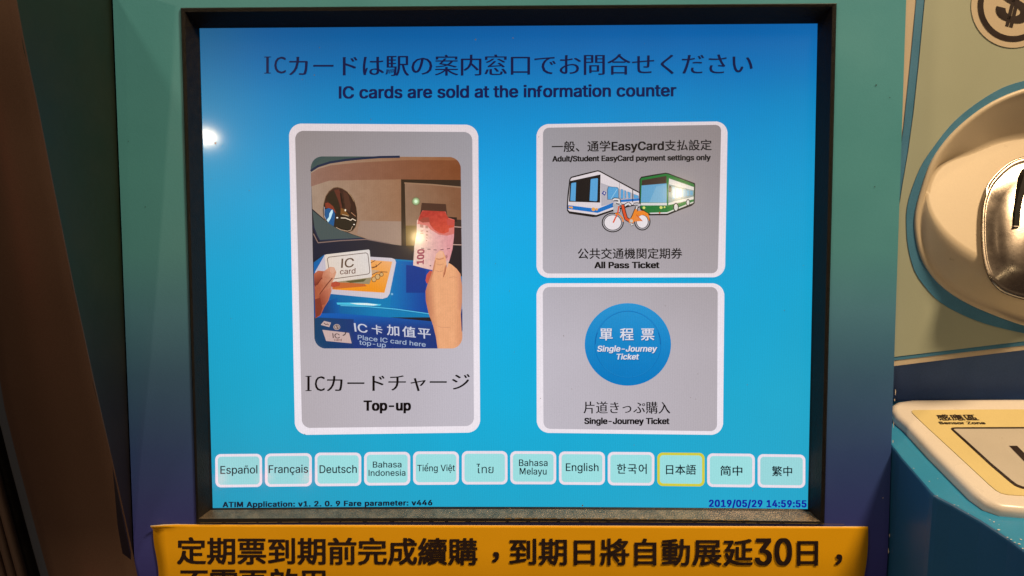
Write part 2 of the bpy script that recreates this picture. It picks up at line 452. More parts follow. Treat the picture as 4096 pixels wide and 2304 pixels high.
    'o': (415, [[174,382,207,384,241,382,271,374,299,360,323,341,343,318,359,291,371,260,379,225,381,187,379,150,371,116,359,85,343,58,323,35,299,16,271,3,241,-5,207,-8,174,-5,144,3,117,16,93,35,72,58,56,85,44,116,37,150,34,187,37,225,44,260,56,291,72,318,93,341,117,360,144,374],[184,328,163,321,145,310,118,278,102,236,96,187,102,139,118,97,145,66,163,55,184,49,231,49,252,55,270,66,298,97,314,139,319,187,314,236,298,278,270,310,252,321,231,328]]),
    'p': (424, [[229,384,259,382,287,374,313,361,335,342,354,320,370,293,381,261,388,227,390,189,388,151,381,116,370,84,355,57,336,34,313,16,288,3,260,-6,208,-7,173,4,138,31,118,59,114,59,114,-143,53,-143,53,379,112,379,112,319,118,319,147,355,171,373,188,379],[198,328,178,322,147,299,125,263,114,216,114,162,125,115,147,78,179,55,220,47,242,49,262,55,294,80,316,117,327,163,327,215,316,261,295,298,262,322,243,328]]),
    'r': (259, [[243,384,243,322,190,324,159,315,135,296,119,269,114,237,114,0,53,0,53,379,112,379,112,321,115,321,137,354,171,377]]),
    's': (365, [[187,384,234,379,271,363,299,339,318,308,324,290,268,277,254,304,228,325,210,331,166,331,131,317,119,305,111,292,110,264,124,243,152,229,261,200,287,187,306,171,320,153,328,131,331,107,329,85,323,65,298,31,260,6,210,-7,157,-7,112,3,76,24,50,54,36,94,94,107,101,87,111,72,124,60,160,47,206,47,227,53,244,62,258,74,265,88,266,115,254,136,229,150,118,180,92,192,72,208,58,227,50,249,47,274,55,314,79,347,115,370,137,378]]),
    't': (227, [[65,471,65,93,68,64,77,41,92,21,113,7,138,-1,213,2,202,54,156,51,136,61,127,83,126,98,126,471],[6,327,6,379,204,379,204,327]]),
    'u': (410, [[53,139,53,379,114,379,114,144,116,117,124,94,137,75,154,61,175,53,218,51,249,62,274,83,290,113,296,153,296,379,357,379,357,0,298,0,298,92,307,92,294,60,277,35,257,17,234,5,209,-3,158,-3,115,11,97,23,82,39,69,59,60,82]]),
    'v': (389, [[163,0,17,379,84,379,173,132,206,21,184,21,224,155,305,379,371,379,226,0]]),
    'y': (389, [[163,-1,17,379,84,379,173,132,206,21,184,21,224,155,305,379,371,379,204,-58,177,-107,153,-128,125,-141,47,-139,61,-86,104,-89,122,-81,138,-64]]),
    'ç': (396, [[174,382,226,384,276,371,318,346,349,308,362,277,303,262,278,304,242,325,207,330,184,328,163,321,145,310,118,278,102,236,96,187,102,139,118,97,145,66,163,55,184,49,232,49,271,66,297,98,304,117,363,102,341,56,306,21,261,-1,207,-8,174,-5,144,3,117,16,93,35,72,58,56,85,44,116,37,150,34,187,37,225,44,260,56,291,72,318,93,341,117,360,144,374],[192,16,224,16,224,-29,261,-36,273,-44,282,-54,289,-85,287,-103,280,-118,270,-129,254,-136,210,-143,169,-143,169,-107,230,-105,240,-98,242,-77,236,-67,210,-62,182,-62]]),
    'ñ': (410, [[200,382,252,383,295,369,313,356,341,321,350,298,357,240,357,0,296,0,296,235,293,263,286,286,273,304,256,318,235,326,192,328,161,317,136,297,119,266,114,227,114,0,53,0,53,379,112,379,112,287,102,287,116,319,132,344,152,362,175,374],[144,516,185,514,243,490,256,496,262,517,304,517,297,480,278,455,265,448,161,474,149,448,106,448,113,484,131,509]]),
    'ế': (404, [[172,382,226,383,266,374,303,355,334,324,357,282,370,227,371,169,75,169,75,221,338,221,310,202,304,248,288,286,263,314,227,328,183,328,146,313,119,286,102,251,96,211,98,151,110,106,135,73,169,53,212,46,254,53,285,73,306,105,365,91,348,55,320,26,283,4,237,-7,177,-5,145,3,117,16,92,35,72,58,56,85,44,116,37,150,34,187,36,224,44,258,55,290,71,317,91,340,115,359,142,373],[177,520,235,520,315,426,254,426,206,485,157,426,97,426],[252,547,300,641,368,641,302,547]]),
    'ệ': (404, [[172,382,226,383,266,374,303,355,334,324,357,282,370,227,371,169,75,169,75,221,338,221,310,202,304,248,288,286,263,314,227,328,183,328,146,313,119,286,102,251,96,211,98,151,110,106,135,73,169,53,212,46,254,53,285,73,306,105,365,91,348,55,320,26,283,4,237,-7,177,-5,145,3,117,16,92,35,72,58,56,85,44,116,37,150,34,187,36,224,44,258,55,290,71,317,91,340,115,359,142,373],[175,529,233,529,313,435,252,435,204,495,155,435,95,435],[205,-64,226,-69,242,-84,248,-104,242,-124,226,-139,205,-144,184,-139,168,-124,163,-104,168,-84,184,-69]]),
}
GL = {}
# weight of each hand: (outline offset, shifted overlays that thicken the strokes)
HANDS = {
    'lr': (0, [(-.012, -.004), (.012, -.004), (.012, .004), (-.012, .004)]),
    'lb': (0, [(-.036, -.016), (.036, -.016), (.036, .016), (-.036, .016)]),
    'lx': (0, [(-.054, -.024), (.0, -.024), (.054, -.024), (.054, .024), (.0, .024), (-.054, .024)]),
    'cm': (-.007, [(-.021, -.003), (.021, .003)]),
    'cr': (0, [(-.013, -.009), (.013, -.009), (.013, .009), (-.013, .009)]),
    'cb': (0, [(-.014, -.010), (.014, -.010), (.014, .010), (-.014, .010)]),
    'ch': (0, [(-.022, -.016), (.022, -.016), (.022, .016), (-.022, .016)]),
    'th': (0, [(0, 0)]),
}


def within(l, ring_):
    """True when most of loop l lies inside ring_."""
    hits = 0
    for p in l[::max(1, len(l) // 5)]:
        c_ = False
        for i in range(len(ring_)):
            a, b = ring_[i - 1], ring_[i]
            if (a.y > p.y) != (b.y > p.y) and p.x < (b.x - a.x) * (p.y - a.y) / (b.y - a.y) + a.x:
                c_ = not c_
        hits += 1 if c_ else -1
    return hits > 0


def fill(loops_, base=0):
    """Triangles of an outline (x, y or x, y, z points) with holes, indexed in the order of the loops."""
    if len(loops_) == 1:
        return [tuple(i + base for i in t) for t in tessellate_polygon(loops_)]
    # join every hole to the outline with a bridge, then fill the single loop
    off, idx = 0, []
    for l in loops_:
        idx.append(list(range(off, off + len(l))))
        off += len(l)
    P_ = [p for l in loops_ for p in l]

    def area(ix):
        return sum(P_[ix[i - 1]].x * P_[ix[i]].y - P_[ix[i]].x * P_[ix[i - 1]].y for i in range(len(ix)))
    outer_ = idx[0] if area(idx[0]) > 0 else idx[0][::-1]
    holes = [h if area(h) < 0 else h[::-1] for h in idx[1:]]
    for h in sorted(holes, key=lambda h: -max(P_[i].x for i in h)):
        hi = max(range(len(h)), key=lambda k: P_[h[k]].x)
        hp = P_[h[hi]]
        best = None
        for k, oi in enumerate(outer_):
            q = P_[oi]
            d = (q - hp).length
            if q.x < hp.x - 1e-9:
                continue
            ok = True
            mid_segs = [(P_[outer_[n - 1]], P_[outer_[n]]) for n in range(len(outer_)) if k not in (n, (n - 1) % len(outer_))]
            for a, b in mid_segs:
                def cr(o, u, v):
                    return (u.x - o.x) * (v.y - o.y) - (u.y - o.y) * (v.x - o.x)
                if cr(hp, q, a) * cr(hp, q, b) < 0 and cr(a, b, hp) * cr(a, b, q) < 0:
                    ok = False
                    break
            if ok and (best is None or d < best[0]):
                best = (d, k)
        k = best[1] if best else 0
        outer_ = outer_[:k + 1] + h[hi:] + h[:hi + 1] + outer_[k:]
    # ear clipping
    out, ring_ = [], outer_[:]

    def cross(a, b, c_):
        return (b.x - a.x) * (c_.y - a.y) - (b.y - a.y) * (c_.x - a.x)
    guard = 0
    while len(ring_) > 3 and guard < 5000:
        guard += 1
        done = False
        for i in range(len(ring_)):
            ia, ib, ic = ring_[i - 1], ring_[i], ring_[(i + 1) % len(ring_)]
            a, b, c_ = P_[ia], P_[ib], P_[ic]
            if cross(a, b, c_) <= 1e-12:
                continue
            bad = False
            for j in ring_:
                if j in (ia, ib, ic):
                    continue
                p = P_[j]
                if cross(a, b, p) >= -1e-12 and cross(b, c_, p) >= -1e-12 and cross(c_, a, p) >= -1e-12:
                    if (p - a).length > 1e-9 and (p - b).length > 1e-9 and (p - c_).length > 1e-9:
                        bad = True
                        break
            if bad:
                continue
            out.append((ia + base, ib + base, ic + base))
            ring_.pop(i)
            done = True
            break
        if not done:
            ring_.pop(min(range(len(ring_)), key=lambda i: abs(cross(P_[ring_[i - 1]], P_[ring_[i]], P_[ring_[(i + 1) % len(ring_)]]))))
    if len(ring_) == 3:
        out.append(tuple(i + base for i in ring_))
    return out


def glyph(st, ch):
    if (st, ch) in GL:
        return GL[(st, ch)]
    if st[0] == 'l' and ch in LATIN:
        adv, lp = LATIN[ch]
        S_ = 1.428 / 1000
        loops_ = [[Vector((l[i] * S_, l[i + 1] * S_, 0)) for i in range(0, len(l), 2)] for l in lp]
        inside = [[k for k in range(len(loops_)) if k != j and within(loops_[j], loops_[k])] for j in range(len(loops_))]
        vs, tris = [], []
        for j, l in enumerate(loops_):
            if len(inside[j]) % 2:
                continue
            grp = [l] + [loops_[k] for k in range(len(loops_)) if j in inside[k] and len(inside[k]) == len(inside[j]) + 1]
            b = len(vs)
            tris += fill(grp, b)
            vs += [(p.x, p.y) for g_ in grp for p in g_]
        adv = adv * S_
    else:
        cu = bpy.data.curves.new('letter', 'FONT')
        cu.body = ch
        cu.resolution_u = 3
        cu.offset = HANDS[st][0]
        ob = bpy.data.objects.new('letter', cu)
        COL.objects.link(ob)
        bpy.context.view_layer.update()
        me_ = ob.to_mesh()
        me_.calc_loop_triangles()
        vs = [(v.co.x, v.co.y) for v in me_.vertices]
        tris = [tuple(t.vertices) for t in me_.loop_triangles]
        ob.to_mesh_clear()
        bpy.data.objects.remove(ob)
        bpy.data.curves.remove(cu)
        adv = 1.0 if st != 'th' and ord(ch) > 0x2000 else max(v[0] for v in vs) + 0.06
    GL[(st, ch)] = (vs, tris, adv)
    return GL[(st, ch)]


# a serifed capital I for the Ming style lines
GL[('cm', 'I')] = ([(0.05, 0), (0.30, 0), (0.30, 0.035), (0.05, 0.035), (0.14, 0.035), (0.21, 0.035), (0.21, 0.70), (0.14, 0.70), (0.05, 0.70), (0.30, 0.70), (0.30, 0.735), (0.05, 0.735)],
                   [(0, 1, 2), (0, 2, 3), (4, 5, 6), (4, 6, 7), (8, 9, 10), (8, 10, 11)], 0.36)


def layout(runs, gap=0.0):
    """runs: list of (hand, text) -> glyph triangles in em units (x, y, overlay number), first ink at x = 0."""
    vs, fs, x = [], [], 0.0
    for st, s in runs:
        for ch in s:
            if ch == ' ':
                x += 0.28 + gap
                continue
            g = glyph(st, ch)
            for k, (sx, sy) in enumerate(HANDS[st][1]):
                b = len(vs)
                vs += [(x + a + sx, c + sy, k) for a, c in g[0]]
                fs += [tuple(i + b for i in f) for f in g[1]]
            x += g[2] + gap
    m = min(v[0] for v in vs)
    vs = [(a - m, c, k) for a, c, k in vs]
    return vs, fs, max(v[0] for v in vs)


class Canvas:
    """Flat artwork drawn in photograph pixels and laid on a plane of the scene."""
    def __init__(self, y0=0.0, step=2e-5, mapf=None):
        self.v, self.f, self.c = [], [], []
        self.y, self.step = y0, step
        self.mapf = mapf or (lambda px, py, y: at(px, py, y))

    def _add(self, pts, tris, col):
        b = len(self.v)
        for p in pts:
            self.v.append(self.mapf(p[0], p[1], self.y - (p[2] * 4e-6 if len(p) > 2 else 0)))
            c = col(p[0], p[1]) if callable(col) else col
            self.c.append((*lin(c), 1.0))
        self.f += [tuple(i + b for i in t) for t in tris]
        self.y -= self.step

    def poly(self, pts, col, sub=0):
        tris = tessellate_polygon([[Vector((p[0], p[1], 0)) for p in pts]])
        if sub:
            bm = bmesh.new()
            vs = [bm.verts.new((p[0], p[1], 0)) for p in pts]
            for t in tris:
                try:
                    bm.faces.new([vs[i] for i in t])
                except ValueError:
                    pass
            for _ in range(sub):
                bmesh.ops.subdivide_edges(bm, edges=bm.edges[:], cuts=1, use_grid_fill=True)
            bmesh.ops.triangulate(bm, faces=bm.faces[:])
            bm.verts.index_update()
            pts = [(v.co.x, v.co.y) for v in bm.verts]
            tris = [tuple(v.index for v in f.verts) for f in bm.faces]
            bm.free()
        self._add(pts, tris, col)

    def ell(self, cx, cy, rx, ry, col, n=32, a0=0, a1=360, sub=0):
        if a1 - a0 == 360:
            self.poly([(cx + rx * math.cos(2 * math.pi * i / n), cy + ry * math.sin(2 * math.pi * i / n)) for i in range(n)], col, sub)
        else:
            self.poly([(cx, cy)] + [(cx + rx * math.cos(R(a0 + (a1 - a0) * i / n)), cy + ry * math.sin(R(a0 + (a1 - a0) * i / n))) for i in range(n + 1)], col)

    def glow(self, cx, cy, r, inner, outer, n=24):
        pts = [(cx, cy)] + [(cx + r * math.cos(2 * math.pi * i / n), cy + r * math.sin(2 * math.pi * i / n)) for i in range(n)]
        tris = [(0, 1 + i, 1 + (i + 1) % n) for i in range(n)]
        self._add(pts, tris, lambda x, y: inner if (x, y) == (cx, cy) else outer)

    def line(self, pts, w, col, closed=False):
        P = [Vector(p) for p in pts]
        n = len(P)
        vs, tris = [], []
        segs = [(P[i], P[(i + 1) % n]) for i in range(n if closed else n - 1)]
        for a, b in segs:
            d = (b - a)
            if d.length < 1e-6:
                continue
            d = d.normalized() * w / 2
            nn = Vector((-d.y, d.x))
            k = len(vs)
            vs += [tuple(a + nn - d * 0.25), tuple(b + nn + d * 0.25), tuple(b - nn + d * 0.25), tuple(a - nn - d * 0.25)]
            tris += [(k, k + 1, k + 2), (k, k + 2, k + 3)]
        self._add(vs, tris, col)

    def ring(self, cx, cy, rx, ry, w, col, n=36, a0=0, a1=360):
        vs, tris = [], []
        for i in range(n + 1):
            a = R(a0 + (a1 - a0) * i / n)
            vs += [(cx + rx * math.cos(a), cy + ry * math.sin(a)), (cx + (rx - w) * math.cos(a), cy + (ry - w) * math.sin(a))]
            if i:
                k = 2 * i
                tris += [(k - 2, k - 1, k), (k - 1, k + 1, k)]
        self._add(vs, tris, col)

    def text(self, runs, x0, y0, x1, y1, em, col, slant=0.0, gap=0.0, bow=0.0):
        vs, fs, w = layout(runs, gap)
        pts = []
        for u, v, k in vs:
            t = u / w
            pts.append((x0 + (x1 - x0) * t + slant * v * em, y0 + (y1 - y0) * t - v * em - bow * 4 * t * (1 - t), k))
        self._add(pts, fs, col)

    def text_axes(self, runs, ox, oy, ex, ey, col, gap=0.0):
        vs, fs, w = layout(runs, gap)
        self._add([(ox + u * ex[0] + v * ey[0], oy + u * ex[1] + v * ey[1], k) for u, v, k in vs], fs, col)

    def cells(self, st, s, centers, y0, y1, emx, emy, col):
        x_a, x_b = centers[0], centers[-1]
        vs, fs = [], []
        for ch, cx in zip(s, centers):
            g = glyph(st, ch)
            t = (cx - x_a) / max(1e-6, x_b - x_a)
            by = y0 + (y1 - y0) * t
            mid = 0.5 if ord(ch) > 0x2000 else (min(v[0] for v in g[0]) + max(v[0] for v in g[0])) / 2
            for k, (sx, sy) in enumerate(HANDS[st][1]):
                b = len(vs)
                vs += [(cx + (a + sx - mid) * emx, by - (c + sy) * emy, k) for a, c in g[0]]
                fs += [tuple(i + b for i in f) for f in g[1]]
        self._add(vs, fs, col)

    def build(self, name, parent=None, material=None):
        me = bpy.data.meshes.new(name)
        me.from_pydata([tuple(p) for p in self.v], [], self.f)
        me.update()
        bm = bmesh.new()
        bm.from_mesh(me)
        bm.normal_update()
        for f in bm.faces:
            if f.normal.y > 0:
                f.normal_flip()
        bm.to_mesh(me)
        bm.free()
        ca = me.color_attributes.new('Col', 'FLOAT_COLOR', 'POINT')
        flat = [x for c in self.c for x in c]
        ca.data.foreach_set('color', flat)
        me.materials.append(material or M_DISP)
        return link(name, me, parent)


def rrect(tl, tr, br, bl, r, n=7, rx=None):
    """Rounded four-cornered outline in pixels."""
    out = []
    C = [Vector(tl), Vector(tr), Vector(br), Vector(bl)]
    for i in range(4):
        p, a, b = C[i], C[i - 1], C[(i + 1) % 4]
        da, db = (a - p).normalized(), (b - p).normalized()
        ra = rb = r
        p0, p1 = p + da * ra, p + db * rb
        for k in range(n + 1):
            t = k / n
            out.append(tuple((p0 * (1 - t) ** 2 + p * 0.7 * t * (1 - t) * 2 + p * 0 + (p0 + p1) * 0.5 * 0.3 * 2 * t * (1 - t) + p1 * t ** 2)))
    return out


# ------------------------------------------------------------------ the setting
back = [(-1.2, 0.16, -0.9), (1.2, 0.16, -0.9), (1.2, 0.16, 0.9), (-1.2, 0.16, 0.9)]
slab('wall', back, [(x, y + 0.05, z) for x, y, z in back], M_WALL, kind='structure')

# ------------------------------------------------------------------ gradient front panel
YP = -0.0072
xl = at(491, 1152, YP).x
xr = at(3589, 1152, YP).x
xlt, xlb = at(451, 0, YP).x, at(540, 2304, YP).x
xrt, xrb = at(3625, 0, YP).x, at(3548, 2304, YP).x
zt, zb = at(2048, 0, YP).z, at(2048, 2304, YP).z
ZBEND = at(2048, 2190, YP).z


def bend(p):
    """The lower lip of the panel rolls away from the viewer."""
    p = Vector(p)
    d = max(0.0, ZBEND - p.z)
    s = min(d, 0.035)
    p.y += 3.0 * s * s + (d - s) * 0.21
    return p


def ex(xa, xb, z):
    return xa + (xb - xa) * (zt - z) / (zt - zb)


BEZ3 = [(722, 31), (3347, 13), (3298, 2097), (786, 2094)]
panel = thing('machine_panel', 'teal to violet printed metal front panel around the touch screen', 'panel')
op = [at(x, y, YP) for x, y in BEZ3]
op = [op[0] + Vector((.002, 0, -.002)), op[1] + Vector((-.002, 0, -.002)), op[2] + Vector((-.002, 0, .002)), op[3] + Vector((.002, 0, .002))]
ztop, zbot = zt + 0.10, zb - 0.07
vs, fs = [], []
def rows(xa_f, xb_f, z0, z1, n):
    b = len(vs)
    for i in range(n + 1):
        z = z0 + (z1 - z0) * i / n
        vs.append(bend((xa_f(z), YP, z)))
        vs.append(bend((xb_f(z), YP, z)))
        if i:
            k = b + 2 * i
            fs.append((k - 2, k, k + 1, k - 1))
XL = lambda z: ex(xlt, xlb, z)
XR = lambda z: ex(xrt, xrb, z)
zo_t, zo_b = op[0].z, op[3].z
rows(XL, XR, ztop, max(op[0].z, op[1].z), 2)
def lerpx(a, b):
    return lambda z: a.x + (b.x - a.x) * (a.z - z) / (a.z - b.z)
zA = max(op[0].z, op[1].z)
zB = min(op[2].z, op[3].z)
rows(XL, lerpx(op[0], op[3]), zA, zB, 2)
rows(lerpx(op[1], op[2]), XR, zA, zB, 2)
rows(XL, XR, zB, zbot, 24)
me = bpy.data.meshes.new('face_sheet')
me.from_pydata([tuple(v) for v in vs], [], fs)
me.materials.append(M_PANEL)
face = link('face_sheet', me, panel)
sd = face.modifiers.new('solid', 'SOLIDIFY')
sd.thickness = 0.003
sd.offset = -1
for p in me.polygons:
    p.use_smooth = False
# right return of the panel, going back to the coin unit
rv, rf = [], []
for i in range(31):
    z = ztop + (zbot - ztop) * i / 30
    p = bend((XR(z) - 0.0002, YP + 0.0012, z))
    rv += [p, Vector((p.x - 0.002, 0.06, z))]
    if i:
        k = 2 * i
        rf.append((k - 2, k - 1, k + 1, k))
mesh_obj('side_return', rv, rf, M_NAVY, panel)
rv2, rf2 = [], []
for i in range(31):
    z = ztop + (zbot - ztop) * i / 30
    p = bend((XL(z) + 0.0004, YP + 0.0012, z))
    rv2 += [p, Vector((p.x, 0.06, z))]
    if i:
        k = 2 * i
        rf2.append((k - 2, k - 1, k + 1, k))
tag(mesh_obj('side_return', rv2, rf2, M_BLACK, panel), 'black left return')
# chipped bare spots on the right edge of the panel and specks
random.seed(11)
cv, cf = [], []
def chip(px, py, w, h, y, dy=-0.0003):
    b = len(cv)
    n = 6
    c = bend(at(px, py, y))
    for i in range(n):
        a = 2 * math.pi * i / n + random.random() * .5
        r = 0.6 + 0.6 * random.random()
        cv.append((c.x + w * r * math.cos(a) * 0.000138, c.y + dy, c.z + h * r * math.sin(a) * 0.000138))
    cf.append(tuple(range(b, b + n)))
for (px, py, w, h) in ((3581, 1568, 2, 14), (3578, 1600, 1.6, 9), (3576, 1640, 1.3, 12), (3573, 1700, 1.4, 16), (3571, 1765, 2, 9), (3568, 1920, 1.5, 6), (3557, 2140, 1.5, 8), (3553, 2205, 2.2, 13), (3531, 1991, 2.2, 2.4)):
    chip(px, py, w, h, YP)
tag(mesh_obj('paint_chips', cv, cf, M_CHIP, panel, face_cam=True), 'bare chips along the right edge')['kind'] = 'stuff'
cv, cf = [], []
for (px, py, w, h) in ((3504, 341, 3, 3), (3558, 391, 2, 2), (3498, 747, 2, 4), (582, 828, 2, 2), (3270, 1700, 1.5, 1.5), (514, 565, 1.6, 1.6)):
    chip(px, py, w, h, YP)
tag(mesh_obj('dirt_specks', cv, cf, M_INK, panel, face_cam=True), 'tiny dark specks')['kind'] = 'stuff'

# ------------------------------------------------------------------ touch screen
ts = thing('touch_screen', 'lit blue touch screen with ticket buttons inside a black frame', 'screen')
DISP = [(799.6, 116.5), (3269, 97), (3230, 2035), (853, 2031)]
L = [
    ([(806, 122), (3263, 103), (3224, 2030), (859, 2026)], 0.0025),
    ([(797, 112), (3271, 93), (3232, 2037), (850, 2033)], -0.0004),
    ([(789, 103), (3279, 84), (3240, 2047), (841, 2040)], -0.0015),
    ([(740, 48), (3330, 26), (3282, 2086), (794, 2075)], -0.0085),
    ([(725, 34), (3344, 16), (3295, 2094), (788, 2090)], -0.0088),
    ([(722, 31), (3347, 13), (3298, 2098), (785, 2095)], -0.0080),
]
loops = [[at(x, y, d) for x, y in c] for c, d in L]
outer = [Vector((p.x, -0.0060, p.z)) for p in loops[-1]]
loops.append(outer)
inner_back = [Vector((p.x, 0.006, p.z)) for p in loops[0]]
loops.insert(0, inner_back)
NS = 16
for side, nm in enumerate(('top', 'right', 'bottom', 'left')):
    a, b = side, (side + 1) % 4
    v, f, mi = [], [], []
    for li, lp in enumerate(loops):
        for k in range(NS + 1):
            t = k / NS
            p = lp[a].lerp(lp[b], t)
            if nm == 'bottom' and 1 <= li <= 6:
                p = p + Vector((0, 0, 0.0010 * 4 * t * (1 - t)))        # the lower rail bows a little upwards
            v.append(p)
    for li in range(len(loops) - 1):
        for k in range(NS):
            i = li * (NS + 1) + k
            f.append((i, i + 1, i + NS + 2, i + NS + 1))
            mi.append(1 if nm == 'bottom' and li == 3 else 0)
    o = mesh_obj('bezel_rail', v, f, M_BEZEL, ts)
    o.data.materials.append(M_BEZEL_WORN_LIT)
    for p, i in zip(o.data.polygons, mi):
        p.material_index = i
    bm = bmesh.new()
    bm.from_mesh(o.data)
    bmesh.ops.recalc_face_normals(bm, faces=bm.faces)
    bm.to_mesh(o.data)
    bm.free()
    if nm == 'bottom':
        o['label'] = 'scuffed lower rail with worn bevel coloured brighter as if lit from above'
# rubbed paint along the lower rail
rb = []
cv, cf = [], []
random.seed(5)
yb = -0.0089
def lowy(px, a, b, bow=7.5):
    t = (px - 788) / (3295 - 788)
    return a + (b - a) * t - bow * 4 * t * (1 - t)
px = 2020
while px < 3000:
    w = random.uniform(10, 34)
    h0, h1 = random.uniform(1.5, 4.5), random.uniform(1.5, 4.5)
    y_ = lowy(px, 2076, 2087)
    b = len(cv)
    for q in ((px, y_ - 3), (px + w, y_ - 3), (px + w, y_ + h1 - 2), (px, y_ + h0 - 2)):
        cv.append(at(q[0], q[1], yb))
    cf.append((b, b + 1, b + 2, b + 3))
    px += w * random.uniform(1.0, 1.6)
px = 800
while px < 3290:
    w = random.uniform(20, 90)
    y_ = lowy(px, 2091, 2095)
    b = len(cv)
    h = random.uniform(0.6, 2.2)
    for q in ((px, y_), (px + w, lowy(px + w, 2091, 2095)), (px + w, lowy(px + w, 2091, 2095) + h), (px, y_ + h)):
        cv.append(at(q[0], q[1], yb - 0.0001))
    cf.append((b, b + 1, b + 2, b + 3))
    px += w * random.uniform(1.0, 1.35)
tag(mesh_obj('rubbed_paint', cv, cf, mat('rubbed_edge', (0.30, 0.23, 0.12), 0.45, 0.2), ts, kind='stuff', face_cam=True), 'rubbed bare line along the lower rail')

# backdrop of the display
GX = [780, 1100, 2050, 2900, 3290]
GY = [90, 250, 400, 600, 800, 1150, 1600, 2045]
GC = [
    [(25, 76, 118), (12, 72, 128), (10, 74, 138), (12, 78, 143), (18, 84, 148)],
    [(24, 92, 138), (8, 90, 148), (3, 94, 158), (6, 96, 160), (16, 100, 163)],
    [(28, 110, 155), (6, 110, 166), (0, 115, 176), (4, 114, 174), (16, 117, 173)],
    [(32, 126, 170), (6, 128, 183), (0, 134, 196), (8, 129, 185), (22, 131, 183)],
    [(26, 136, 182), (12, 142, 193), (0, 147, 206), (18, 139, 191), (25, 140, 188)],
    [(22, 146, 188), (18, 153, 197), (4, 157, 209), (22, 149, 195), (27, 149, 191)],
    [(28, 150, 184), (29, 156, 192), (22, 162, 205), (36, 158, 195), (40, 156, 190)],
    [(40, 142, 174), (40, 148, 182), (36, 156, 192), (44, 158, 194), (44, 154, 188)],
]


def bgcol(x, y):
    x = min(max(x, GX[0]), GX[-1] - .01)
    y = min(max(y, GY[0]), GY[-1] - .01)
    i = max(k for k in range(len(GX) - 1) if GX[k] <= x)
    j = max(k for k in range(len(GY) - 1) if GY[k] <= y)
    s = (x - GX[i]) / (GX[i + 1] - GX[i])
    t = (y - GY[j]) / (GY[j + 1] - GY[j])
    s = s * s * (3 - 2 * s) * 0.5 + s * 0.5
    r_, g_, b_ = mix(mix(GC[j][i], GC[j][i + 1], s), mix(GC[j + 1][i], GC[j + 1][i + 1], s), t)
    k_ = max(0.0, 1 - max(0, y - 100) / 1500)
    return (max(0, r_ - 8), g_ * (1.035 + 0.10 * k_), min(228, b_ * (1.03 + 0.07 * k_)))


cv = Canvas(0.0)
N, Mv = 48, 40
pts, tris = [], []
for j in range(Mv + 1):
    for i in range(N + 1):
        pts.append((780 + (3290 - 780) * i / N, 90 + (2050 - 90) * j / Mv))
for j in range(Mv):
    for i in range(N):
        a = j * (N + 1) + i
        tris += [(a, a + 1, a + N + 2), (a, a + N + 2, a + N + 1)]
cv._add(pts, tris, bgcol)
cv.build('display', ts)

cvv_, cff_ = [], []
random.seed(21)
for k_ in range(46):
    if k_ < 6:
        sx_, sy_, sr_ = ((862, 573, 4.5), (1902, 158, 3), (2052, 152, 2.5), (1257, 300, 2.4), (2330, 2022, 3.4), (2040, 2033, 3))[k_]
    else:
        sx_, sy_, sr_ = random.uniform(830, 3230), random.uniform(120, 2020), random.uniform(0.9, 1.9)
    b_ = len(cvv_)
    for q_ in range(6):
        cvv_.append(at(sx_ + sr_ * math.cos(q_ * 1.047) * random.uniform(.7, 1.2), sy_ + sr_ * math.sin(q_ * 1.047), -0.0045))
    cff_.append(tuple(range(b_, b_ + 6)))
mesh_obj('dust_specks', cvv_, cff_, mat('dust', (0.20, 0.18, 0.15), 0.8), ts, kind='stuff', face_cam=True)
INK = (16, 26, 72)


def ink(x, y):
    return mix((2, 12, 58), (0, 18, 78), min(1, max(0, (y - 200) / 250)))


c = Canvas(-0.0004)
cs = [1195 + 98.5 * k for k in range(19)]
c.cells('cm', 'カードは駅の案内窓口でお問合せください', cs, 299, 290, 99, 92, ink)
c.cells('cm', 'I', [1070], 294, 294, 92, 92, ink)
c.cells('cm', 'C', [1120], 294, 294, 72, 98, ink)
# centre the two narrow capitals by their own ink
c.build('headline_text', ts)['label'] = 'large Japanese headline'
c = Canvas(-0.0004)
c.text([('lb', 'IC cards are sold at the information counter')], 1355, 393.5, 2706, 384.5, 65, ink)
c.build('subtitle_text', ts)['label'] = 'IC cards are sold at the information counter'

WHT = lambda x, y: mix((216, 204, 208), (230, 222, 230), min(1, max(0, (y - 480) / 900)))


def greycol(x, y):
    t = min(1, max(0, (y - 500) / 900))
    s = min(1, max(0, (x - 1180) / 700)) if x < 2000 else 1 - min(1, max(0, (x - 2170) / 700)) * 0.9
    g = mix((138, 128, 128), (174, 166, 172), t)
    return mix(g, mix((148, 144, 150), (186, 180, 190), t), s)


def button(name, label, outer, inner, ro, ri, border, facecol, y0=-0.0004, sub=4):
    c = Canvas(y0)
    c.poly(rrect(*outer, ro), border, 2)
    o = c.build(name, ts)
    o['label'] = label
    c = Canvas(y0 - 0.0002)
    c.poly(rrect(*inner, ri), facecol, sub)
    c.build('button_face', o)
    return o


# ---- top-up button with its photograph
b1 = button('top_up_button', 'tall grey top-up button with a photograph',
            [(1155, 494), (1913, 499), (1921, 1730), (1180, 1740)], [(1180, 523), (1889, 528), (1896, 1704), (1208, 1712)], 46, 30, WHT, greycol)


def c3(p):
    return (p[0] / 1.5256 + 1100, p[1] / 1.5256 + 450)


c = Canvas(-0.0008)


def P(pts, col, sub=0):
    c.poly([c3(p) for p in pts], col, sub)


def grad3(pa, ca, pb, cb):
    a, b = Vector(c3(pa)), Vector(c3(pb))
    d = b - a
    return lambda x, y: mix(ca, cb, min(1, max(0, (Vector((x, y)) - a).dot(d) / d.length_squared)))


